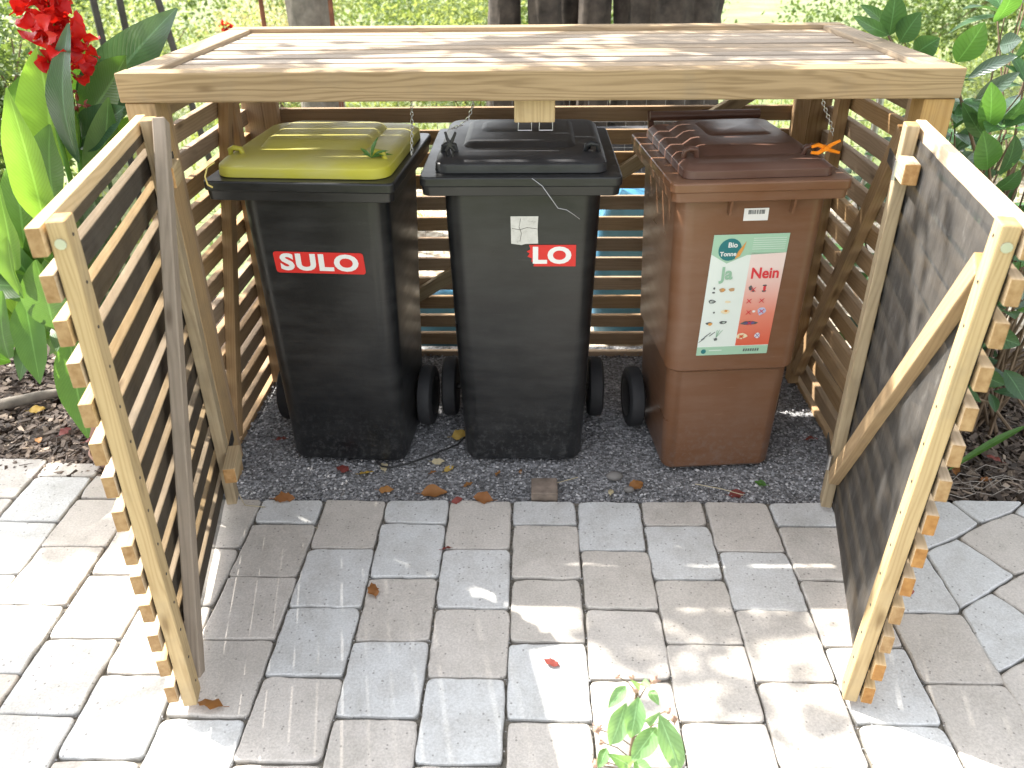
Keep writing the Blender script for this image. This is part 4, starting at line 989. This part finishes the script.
# small log edging
mb = MB(); mb.tube([(-1.98, .42, .012), (-1.80, .46, .016), (-1.64, .55, .014), (-1.55, .60, .008)], [.018, .02, .018, .012], 10)
tag(mb.build('stick', M['palebark'], smooth=60), 'thick pale stick lying on the mulch at the left edge', 'stick')
for (x, y, s_, a_, mt, lab) in ((-1.62, .46, .05, .4, 'yelleaf', 'yellow leaf on the mulch beside the pale stick'), (-1.46, .33, .05, 1.2, 'redleaf', 'reddish leaf on the mulch left of the clay bowl'), (-1.52, .28, .035, 2.0, 'dryleaf', 'small brown leaf on the left mulch near the paving'), (-1.35, .27, .04, .2, 'redleaf', 'dark red leaf on the mulch right by the clay bowl'),
                                (1.27, .23, .07, .3, 'dryleaf', 'large brown leaf on the right mulch near the door'), (1.31, .14, .05, 1.3, 'dryleaf', 'curled brown leaf on the right mulch by the paving'), (1.45, .20, .05, 2.3, 'redleaf', 'reddish leaf on the right mulch at the photo edge'), (1.38, .09, .04, .3, 'dryleaf', 'small brown leaf on the right mulch just behind the slabs')):
    dry(x, y, s_, a_, random.random(), lab, mt, z=.004)
mb = MB(); blade(mb, (1.52, .20, .13), (1.26, .10, .03), .022, (0, -.5, 1), 8, .2, .05); tag(mb.build('wild_grass', M['canna_b'], smooth=180), 'long green grass blade over the right mulch', 'grass blade')
mb = MB()
for k in range(12):
    x, y = 1.36+random.gauss(0, .08), .10+random.gauss(0, .04); pts = [Vector((x+.05*math.sin(t*1.1+k)*1.2, y+.03*math.cos(t+k), .01+.012*math.sin(t*2+k))) for t in range(5)]; mb.tube(pts, .0011, 4)
tag(mb.build('dry_roots', plain('grey_root', (.26, .23, .20), .9), smooth=60), 'tangle of fine grey roots on the right mulch', 'roots')

# ================================================================= LAUREL (right)
lr = thing('laurel_shrub', (1.35, .45, -.02), 'glossy broad leaved laurel shrub behind the right door', 'shrub')
LAUREL = [((1.048, 0.62, 1.146), (1.019, 0.56, 1.262), 0.061, 1),
 ((1.04, 0.6, 1.151), (0.91, 0.54, 1.207), 0.033, 2),
 ((1.058, 0.66, 1.157), (0.945, 0.6, 1.228), 0.031, 1),
 ((1.074, 0.6, 1.133), (1.088, 0.54, 1.215), 0.060, 2),
 ((1.079, 0.5, 1.116), (1.108, 0.44, 1.163), 0.059, 2),
 ((1.075, 0.25, 1.133), (1.087, 0.19, 1.228), 0.062, 0),
 ((1.136, 0.3, 1.087), (1.211, 0.24, 1.147), 0.030, 3),
 ((1.166, 0.3, 1.215), (1.157, 0.24, 1.298), 0.057, 0),
 ((1.14, 0.15, 0.992), (1.085, 0.09, 1.114), 0.054, 0),
 ((1.162, 0.2, 0.964), (1.056, 0.14, 1.061), 0.036, 1),
 ((1.136, 0.1, 0.913), (1.07, 0.04, 1.017), 0.056, 0),
 ((1.198, 0.15, 0.886), (1.172, 0.09, 0.997), 0.044, 2),
 ((1.197, 0.2, 0.995), (1.2, 0.14, 1.074), 0.048, 1),
 ((1.219, 0.35, 1.157), (1.237, 0.29, 1.176), 0.045, 3),
 ((1.193, 0.35, 1.025), (1.254, 0.29, 1.103), 0.036, 3),
 ((1.171, 0.1, 0.864), (1.178, 0.04, 0.929), 0.043, 2),
 ((1.212, 0.25, 0.922), (1.125, 0.19, 0.913), 0.035, 3),
 ((1.239, 0.3, 1.129), (1.222, 0.24, 1.204), 0.044, 1),
 ((1.137, 0.1, 0.802), (1.179, 0.04, 0.846), 0.044, 2),
 ((1.216, 0.1, 0.738), (1.136, 0.04, 0.703), 0.044, 2),
 ((1.216, 0.1, 0.738), (1.254, 0.04, 0.703), 0.049, 2),
 ((1.22, 0.12, 0.741), (1.198, 0.06, 0.832), 0.044, 1),
 ((1.211, 0.1, 0.575), (1.245, 0.04, 0.634), 0.046, 2),
 ((1.247, 0.1, 0.489), (1.312, 0.04, 0.476), 0.052, 2),
 ((1.258, 0.1, 0.495), (1.193, 0.04, 0.461), 0.042, 2),
 ((1.333, 0.1, 0.369), (1.371, 0.04, 0.31), 0.048, 2),
 ((1.268, 0.1, 0.362), (1.307, 0.04, 0.356), 0.043, 2),
 ((1.196, 0.05, 0.652), (1.213, -0.01, 0.723), 0.044, 2)]
mb = MB(); mb2 = MB(); mb3 = MB()
for b_, t_, w_, k in LAUREL:
    b_, t_ = Vector(b_), Vector(t_); mm = (mb2, mb, mb, mb3)[k]
    blade(mm, b_, t_, w_*1.1, (random.uniform(-.5, .1), -1, random.uniform(.1, .7)), 10, .12, .06, peak=.5)
def whorl(c, n, L, axis):
    axis = Vector(axis).normalized(); t = axis.orthogonal().normalized()
    for k in range(n):
        d = t.copy(); d.rotate(Quaternion(axis, k*2*math.pi/n+random.uniform(-.3, .3)))
        dd = (d+axis*random.uniform(-.15, .6)).normalized(); l = L*random.uniform(.7, 1.1)
        r = random.random(); mm = mb if r < .62 else (mb2 if r < .8 else mb3)
        blade(mm, Vector(c)+dd*.012, Vector(c)+dd*l, l*.36, axis+dd*-.2, 7, .12, .08, peak=.52)
tw = MB()
for i in range(125):
    x = random.uniform(1.13, 1.9); y = random.uniform(.10, 1.0); z = random.uniform(.14, 1.30)
    if x < 1.2+.0*z and z > 1.0: x += .15
    if z > 1.05 and y < .3: y += .3
    if z > .85 and x < 1.35 and y > .35: z -= .3
    ax = (random.uniform(-.5, .2), random.uniform(-.7, .1), 1); whorl((x, y, z), random.choice((5, 6, 7)), random.uniform(.10, .14), ax)
    bx, by = 1.45+random.gauss(0, .12), .5+random.gauss(0, .1)
    tw.tube([(bx, by, -.02), ((bx+x)/2+random.gauss(0, .03), (by+y)/2, z*.55), (x, y, z)], [.006, .004, .002], 6)
for b_, t_ in (((1.35, .55, .6), (1.044, .62, 1.15)), ((1.4, .4, .5), (1.075, .27, 1.12)), ((1.35, .35, .5), (1.135, .14, .98)), ((1.35, .4, .3), (1.17, .16, .88))):
    tw.tube([b_, ((b_[0]+t_[0])/2+.02, (b_[1]+t_[1])/2, (b_[2]+t_[2])/2+.02), t_], [.007, .005, .003], 6)
mb.build('foliage', M['laurel'], lr, smooth=180); mb2.build('foliage', M['laurel_b'], lr, smooth=180); mb3.build('foliage', M['laurel_p'], lr, smooth=180)
tw.build('stem', M['twig'], lr, smooth=60)

# ================================================================= BACKGROUND
def trunk(name, pts, rad, mat, label, group=None, n=24, rough=.25, cat='tree'):
    th = thing(name, pts[0], label, cat, group)
    mb = MB(); P_ = [Vector(p) for p in pts]; rings = []; N = 40; sd = random.uniform(0, 50)
    for i in range(N+1):
        t = i/N*(len(P_)-1); k = min(int(t), len(P_)-2); c = P_[k].lerp(P_[k+1], t-k); r = rad[k]+(rad[k+1]-rad[k])*(t-k)
        rings.append([Vector((c.x+r*(1+rough*mnoise.noise(Vector((math.cos(a_)*4, math.sin(a_)*4+sd, c.z*1.2)))+.35*rough*mnoise.noise(Vector((math.cos(a_)*14, math.sin(a_)*14+sd, c.z*5))))*math.cos(a_), c.y+r*(1+rough*mnoise.noise(Vector((math.cos(a_)*4, math.sin(a_)*4+sd, c.z*1.2))))*math.sin(a_), c.z)) for a_ in [2*math.pi*j/n for j in range(n)]])
    mb.ring_loft(rings); mb.build('trunk', mat, th, smooth=60)
    return th
big = trunk('tree', [(.78, 2.85, -.06), (.76, 2.8, .6), (.74, 2.8, 1.5), (.7, 2.9, 3.2)], [.34, .27, .25, .2], M['bark'], 'thick dark tree trunk behind the roof, right of centre', n=40)
for (x, y, r, lab) in ((-.10, 2.7, .085, 'slim dark trunk behind the roof, leftmost of its cluster'), (.12, 2.6, .085, 'slim dark trunk in the cluster, second from left'), (.27, 2.85, .07, 'thin dark trunk in the middle of the cluster'), (.40, 2.7, .08, 'slim dark trunk in the cluster beside the thick tree')):
    trunk('tree', [(x, y, -.06), (x+random.uniform(-.04, .04), y, .9), (x+random.uniform(-.15, .15), y+.1, 2.4), (x+random.uniform(-.2, .2), y+.2, 3.4)], [r*1.3, r, r*.85, r*.5], M['bark'], lab, 'slim tree trunks behind the shelter')
th = trunk('tree', [(-1.03, 2.6, -.06), (-1.05, 2.6, .6), (-1.10, 2.6, 1.6), (-1.15, 2.7, 3.0)], [.13, .105, .095, .07], M['palebark'], 'pale furrowed trunk behind the left part of the roof')
# crown with limbs over the shelter: leaf clusters aimed to dapple or block sun
limb = MB(); crown = MB()
limb.tube([(.72, 2.85, 2.2), (-.4, 2.2, 2.9), (-1.8, 1.5, 3.2), (-3.2, .9, 3.3), (-4.2, .3, 3.3)], [.09, .07, .05, .03, .012], 10)
limb.tube([(.7, 2.9, 2.8), (1.2, 3.4, 3.6), (1.6, 4.0, 4.2)], [.10, .07, .03], 10)
limb.tube([(.7, 2.9, 2.9), (.2, 3.6, 3.8), (-.4, 4.2, 4.3)], [.09, .06, .03], 10)
limb.tube([(-1.8, 1.5, 3.2), (-1.5, 1.0, 3.2), (-1.3, .5, 3.25)], [.03, .02, .008], 8)
def shade(g, h, r, cov, size=.085, ry=None):
    g = Vector(g); c = g+Vector((-.80, .44, 1.0))*h; ry = ry or r
    A_ = math.pi*r*ry; n = int(-math.log(1-cov)*A_/(size*size*.30))
    for i in range(n):
        a_ = random.uniform(0, 6.283); q = math.sqrt(random.random())
        p = c+Vector((r*q*math.cos(a_), ry*q*math.sin(a_), 0)); t = random.gauss(0, .12); p += Vector((-.80, .44, 1.0))*t
        leafquad(crown, p, size*random.uniform(.7, 1.3), Vector((random.gauss(0, .4), random.gauss(0, .4), 1)), random.random(), .6)
    a0 = Vector((-1.8, 1.5, 3.2)); 
    # twig from the limb
    seg = min([(Vector(p)-c).length for p in ((.72, 2.85, 2.2), (-.4, 2.2, 2.9), (-1.8, 1.5, 3.2), (-3.2, .9, 3.3))])
    near = min([Vector(p) for p in ((-.4, 2.2, 2.9), (-1.1, 1.85, 3.05), (-1.8, 1.5, 3.2), (-2.5, 1.2, 3.25), (-3.2, .9, 3.3), (-4.0, .4, 3.3))], key=lambda p: (p-c).length)
    limb.tube([near, near.lerp(c, .5)+Vector((0, 0, .05)), c], [.008, .005, .002], 5)
SH = [((-1.03, -.67, 0), 3.2, .14, .99, .085, .12), ((-1.06, -.90, 0), 3.2, .22, .98), ((-.90, -.80, 0), 3.2, .07, .97, .07, .12), ((-1.35, -.62, 0), 3.2, .10, .8), ((-1.5, -.95, 0), 3.2, .3, .8),
      ((-1.45, .10, 0), 3.2, .30, .93), ((-1.2, -.02, 0), 3.2, .20, .93), ((-1.5, -.2, 0), 3.2, .18, .8), ((-1.15, -.2, 0), 3.2, .10, .9), ((-1.6, -.5, 0), 3.1, .15, .5),
      ((.36, -.30, 0), 3.2, .10, .93, .085, .08), ((.30, -.47, 0), 3.2, .17, .92, .085, .08), ((.60, -.45, 0), 3.2, .18, .85, .085, .06), ((.52, -.60, 0), 3.2, .16, .65), ((.33, -.62, 0), 3.2, .10, .6), ((.62, -.78, 0), 3.2, .10, .6), ((.25, -.80, 0), 3.2, .06, .6),
      ((.86, -.15, .55), 2.6, .26, .85), ((.84, -.30, .35), 2.8, .24, .7), ((.82, -.50, .25), 2.9, .20, .6), ((.85, -.25, .9), 2.2, .16, .45),
      ((-.45, .45, 1.15), 2.1, .3, .2), ((.15, .5, 1.15), 2.1, .35, .25), ((.75, .55, 1.15), 2.1, .35, .6), ((1.5, .3, .8), 2.5, .35, .5), ((1.45, .4, .3), 3.0, .45, .8),
      ((-1.3, .3, .5), 2.9, .22, .4), ((-1.9, .5, 0), 3.1, .3, .7), ((-.86, .35, .03), 3.0, .24, .96), ((-.70, .0, .0), 3.0, .14, .95), ((-.2, .8, 0), 3.0, .22, .9), ((.35, .82, 0), 3.0, .2, .9), ((-.72, .6, .1), 3.0, .15, .9), ((-.5, .2, .1), 3.0, .12, .8), ((-.4, -.1, 0), 3.1, .16, .93), ((-.25, -.2, 0), 3.1, .14, .93), ((.9, .2, 0), 3.1, .12, .9)]  # includes unseen clusters added to keep stray sun off the gravel
for a_ in SH: shade(*a_)
# upper crown above the trunks
for c, rd, n in (((.9, 3.6, 4.2), (1.6, 1.3, .9), 5200), ((-.5, 3.9, 4.2), (1.4, 1.2, .8), 3600), ((2.3, 3.4, 3.9), (1.1, 1.0, .8), 2600)):
    cloud(crown, c, rd, n, .11, .6, 26)
limb.build('limb', M['bark'], big, smooth=60); crown.build('crown', M['canopy'], big)
# poles
for (x, y, tx_, h, lab) in ((-2.10, 2.5, .01, 1.6, 'dark upright garden pole behind the canna flower, left of the pair'), (-2.00, 2.55, .02, 1.6, 'dark upright garden pole behind the canna flower, right of the pair'), (-1.62, 2.5, -.22, 1.6, 'dark leaning garden pole left of the roof')):
    mb = MB(); mb.tube([(x, y, -.06), (x+tx_, y, h)], .018, 8); tag(mb.build('garden_pole', M['iron'], smooth=60), lab, 'pole', 'dark garden poles')
for x, lab in ((-1.27, 'thin rusty rod left of the pale trunk'), (-.93, 'thin rusty rod right of the pale trunk')):
    mb = MB(); mb.tube([(x, 2.5, -.06), (x, 2.5, 1.5)], .012, 8); tag(mb.build('rusty_rod', M['rust'], smooth=60), lab, 'rod', 'rusty rods by the pale trunk')
# wire fence behind shelter
wf = thing('wire_fence', (0, 1.25, -.05), 'low wire mesh fence running behind the back wall', 'fence'); mb = MB()
for i in range(34):
    x = -1.0+i*.07; mb.tube([(x, 1.25, -.04), (x, 1.25, .97)], .0010, 4)
for j in range(11): mb.tube([(-1.0, 1.253, .02+j*.095), (1.31, 1.253, .02+j*.095)], .0010, 4)
mb.build('wire_mesh', M['wire'], wf)
for x in (-1.0, 1.32):
    mb = MB(); mb.tube([(x, 1.26, -.06), (x, 1.26, 1.0)], .015, 8); mb.build('fence_post', M['metal'], wf, smooth=60)
# blue tarpaulin-covered sacks behind wall
def sack(name, c, s_, mat, label, cat):
    mb = MB(); n = 22; rings = []
    for f_ in [R(a_) for a_ in (-86, -60, -35, -10, 15, 38, 60, 80)]:
        rg = []
        for t in range(n):
            a_ = 2*math.pi*t/n; k = 1+.16*mnoise.noise(Vector((math.cos(a_)*2+c[0]*9, math.sin(a_)*2, f_*2)))
            cx_ = abs(math.cos(a_))**.6*math.copysign(1, math.cos(a_)); sy_ = abs(math.sin(a_))**.6*math.copysign(1, math.sin(a_))
            rg.append(Vector((c[0]+s_[0]*k*math.cos(f_)**.5*cx_, c[1]+s_[1]*k*math.cos(f_)**.5*sy_, c[2]+s_[2]*k*math.sin(f_))))
        rings.append(rg)
    mb.ring_loft(rings); return tag(mb.build(name, mat, smooth=60), label, cat, 'blue sacks behind the back wall')
sack('plastic_sack', (.42, 1.12, .25), (.15, .09, .32), M['blue'], 'blue plastic sack seen through the slats left of the brown bin', 'sack')
sack('plastic_sack', (-.34, 1.10, .03), (.16, .08, .16), M['blue'], 'blue plastic sack seen low between the two black bins', 'sack')
mb = MB(); mb.board((.2, 1.75, .29), (1.1, 1.8, .29), (0, .3, 0), (0, 0, .66)); tag(mb.build('compost_box', plain('grey_board', (.05, .05, .055), .9, .4, 15), bevel=.01), 'dark grey box standing behind the back wall', 'box')
# shrubs: (center, radii, n, size, mat, label)
SHR = [((-2.35, 1.9, .75), (.42, .4, .5), 2600, .055, 'shrub', 'dense leafy bush at the far left behind the canna'),
       ((-3.4, 5.5, .45), (.8, .6, .45), 2600, .06, 'shrub_l', 'light green bush beyond the dark poles'),
       ((-2.1, 5.6, .35), (.7, .5, .45), 2600, .06, 'shrub_y', 'pale yellow bush between the poles and the roof'),
       ((-1.75, 3.6, .45), (.45, .4, .42), 1700, .05, 'shrub_l', 'bright bush beside the pale trunk'),
       ((-.45, 4.6, .45), (.9, .6, .5), 4200, .06, 'shrub_l', 'light green shrub left of the dark trunks'),
       ((-.9, 6.4, .5), (.9, .6, .5), 2600, .07, 'shrub', 'mid green shrub far behind the pale trunk'),
       ((.25, 4.4, .5), (.6, .4, .6), 2400, .06, 'shrub', 'green shrub glimpsed between the slim trunks'),
       ((3.9, 6.8, .55), (1.2, .7, .55), 4200, .07, 'shrub', 'green bush at the far end of the lawn on the right'),
       ((2.9, 3.8, .25), (.6, .5, .35), 2200, .05, 'shrub_l', 'small light bush beyond the laurel'),
       ((4.5, 4.2, .4), (.9, .7, .5), 2600, .06, 'shrub_l', 'bright green bush at the far right'),
       ((6.2, 8.5, .8), (1.5, .9, .7), 3000, .09, 'shrub', 'dark bush at the back right corner of the garden'),
       ((-5.8, 9, .8), (2.2, 1, .9), 4200, .1, 'shrub', 'tall bush at the back left of the garden'),
       ((-2.5, 10, .7), (2.2, 1, .8), 4200, .1, 'shrub_l', 'broad light bush at the back of the garden, left'),
       ((1.2, 9.5, .7), (1.6, 1, .8), 3000, .1, 'shrub', 'broad bush at the back of the garden, behind the thick trunk')]
for c, rd, n, s_, mt, lab in SHR:
    th = thing('shrub', (c[0], c[1], -.06), lab, 'shrub', 'garden shrubs in the background'); mb = MB(); cloud(mb, c, rd, int(n*1.8), s_*.7, .6, 40)
    mb.build('foliage', M[mt], th)
    mb = MB()
    for k in range(6): mb.tube([(c[0]+random.gauss(0, .06), c[1], -.06), (c[0]+random.gauss(0, rd[0]*.25), c[1], c[2]*.7), (c[0]+random.gauss(0, rd[0]*.5), c[1]+random.gauss(0, rd[1]*.3), c[2]+rd[2]*.5)], [.012, .008, .003], 5)
    mb.build('stem', M['twig'], th)
# red flower dots
for k, (x, y, z) in enumerate(((-2.32, 4.2, .62), (-2.05, 4.2, .80), (-1.28, 3.3, .62))):
    th = thing('red_flower', (x, y, -.05), ('red flower low in front of the pale yellow bush', 'red flower higher in front of the pale yellow bush', 'red flower beside the pale trunk')[k], 'flower', 'distant red flowers')
    mb = MB(); mb.tube([(x, y, -.05), (x, y, z)], .004, 5); mb.build('stem', M['stem'], th)
    mb = MB()
    for _ in range(14): blade(mb, (x, y, z), Vector((x, y, z))+rndn().normalized()*.05, .035, rndn(), 4)
    mb.build('petals', M['redpetal'], th, smooth=180)
# lawn grass tufts
mb = MB()
for i in range(16000):
    x = random.uniform(-6, 8); y = random.uniform(2.2, 11)
    h = random.uniform(.03, .09); d = Vector((random.gauss(0, .5), random.gauss(0, .5), 1))*h; s_ = Vector((random.uniform(-1, 1), random.uniform(-1, 1), 0)).normalized()*.006*(1+y*.15)
    b0 = len(mb.v); p = Vector((x, y, -.06)); mb.v += [p-s_, p+s_, p+d]; mb.face([b0, b0+1, b0+2], None, random.random())
tag(mb.build('grass', leafmat('grass_blade_mat', (.12, .20, .05), (.28, .34, .12), .4, .6, .2), origin=(0, 0, 0)), 'bright short grass of the sunny lawn behind', 'grass', kind='stuff')
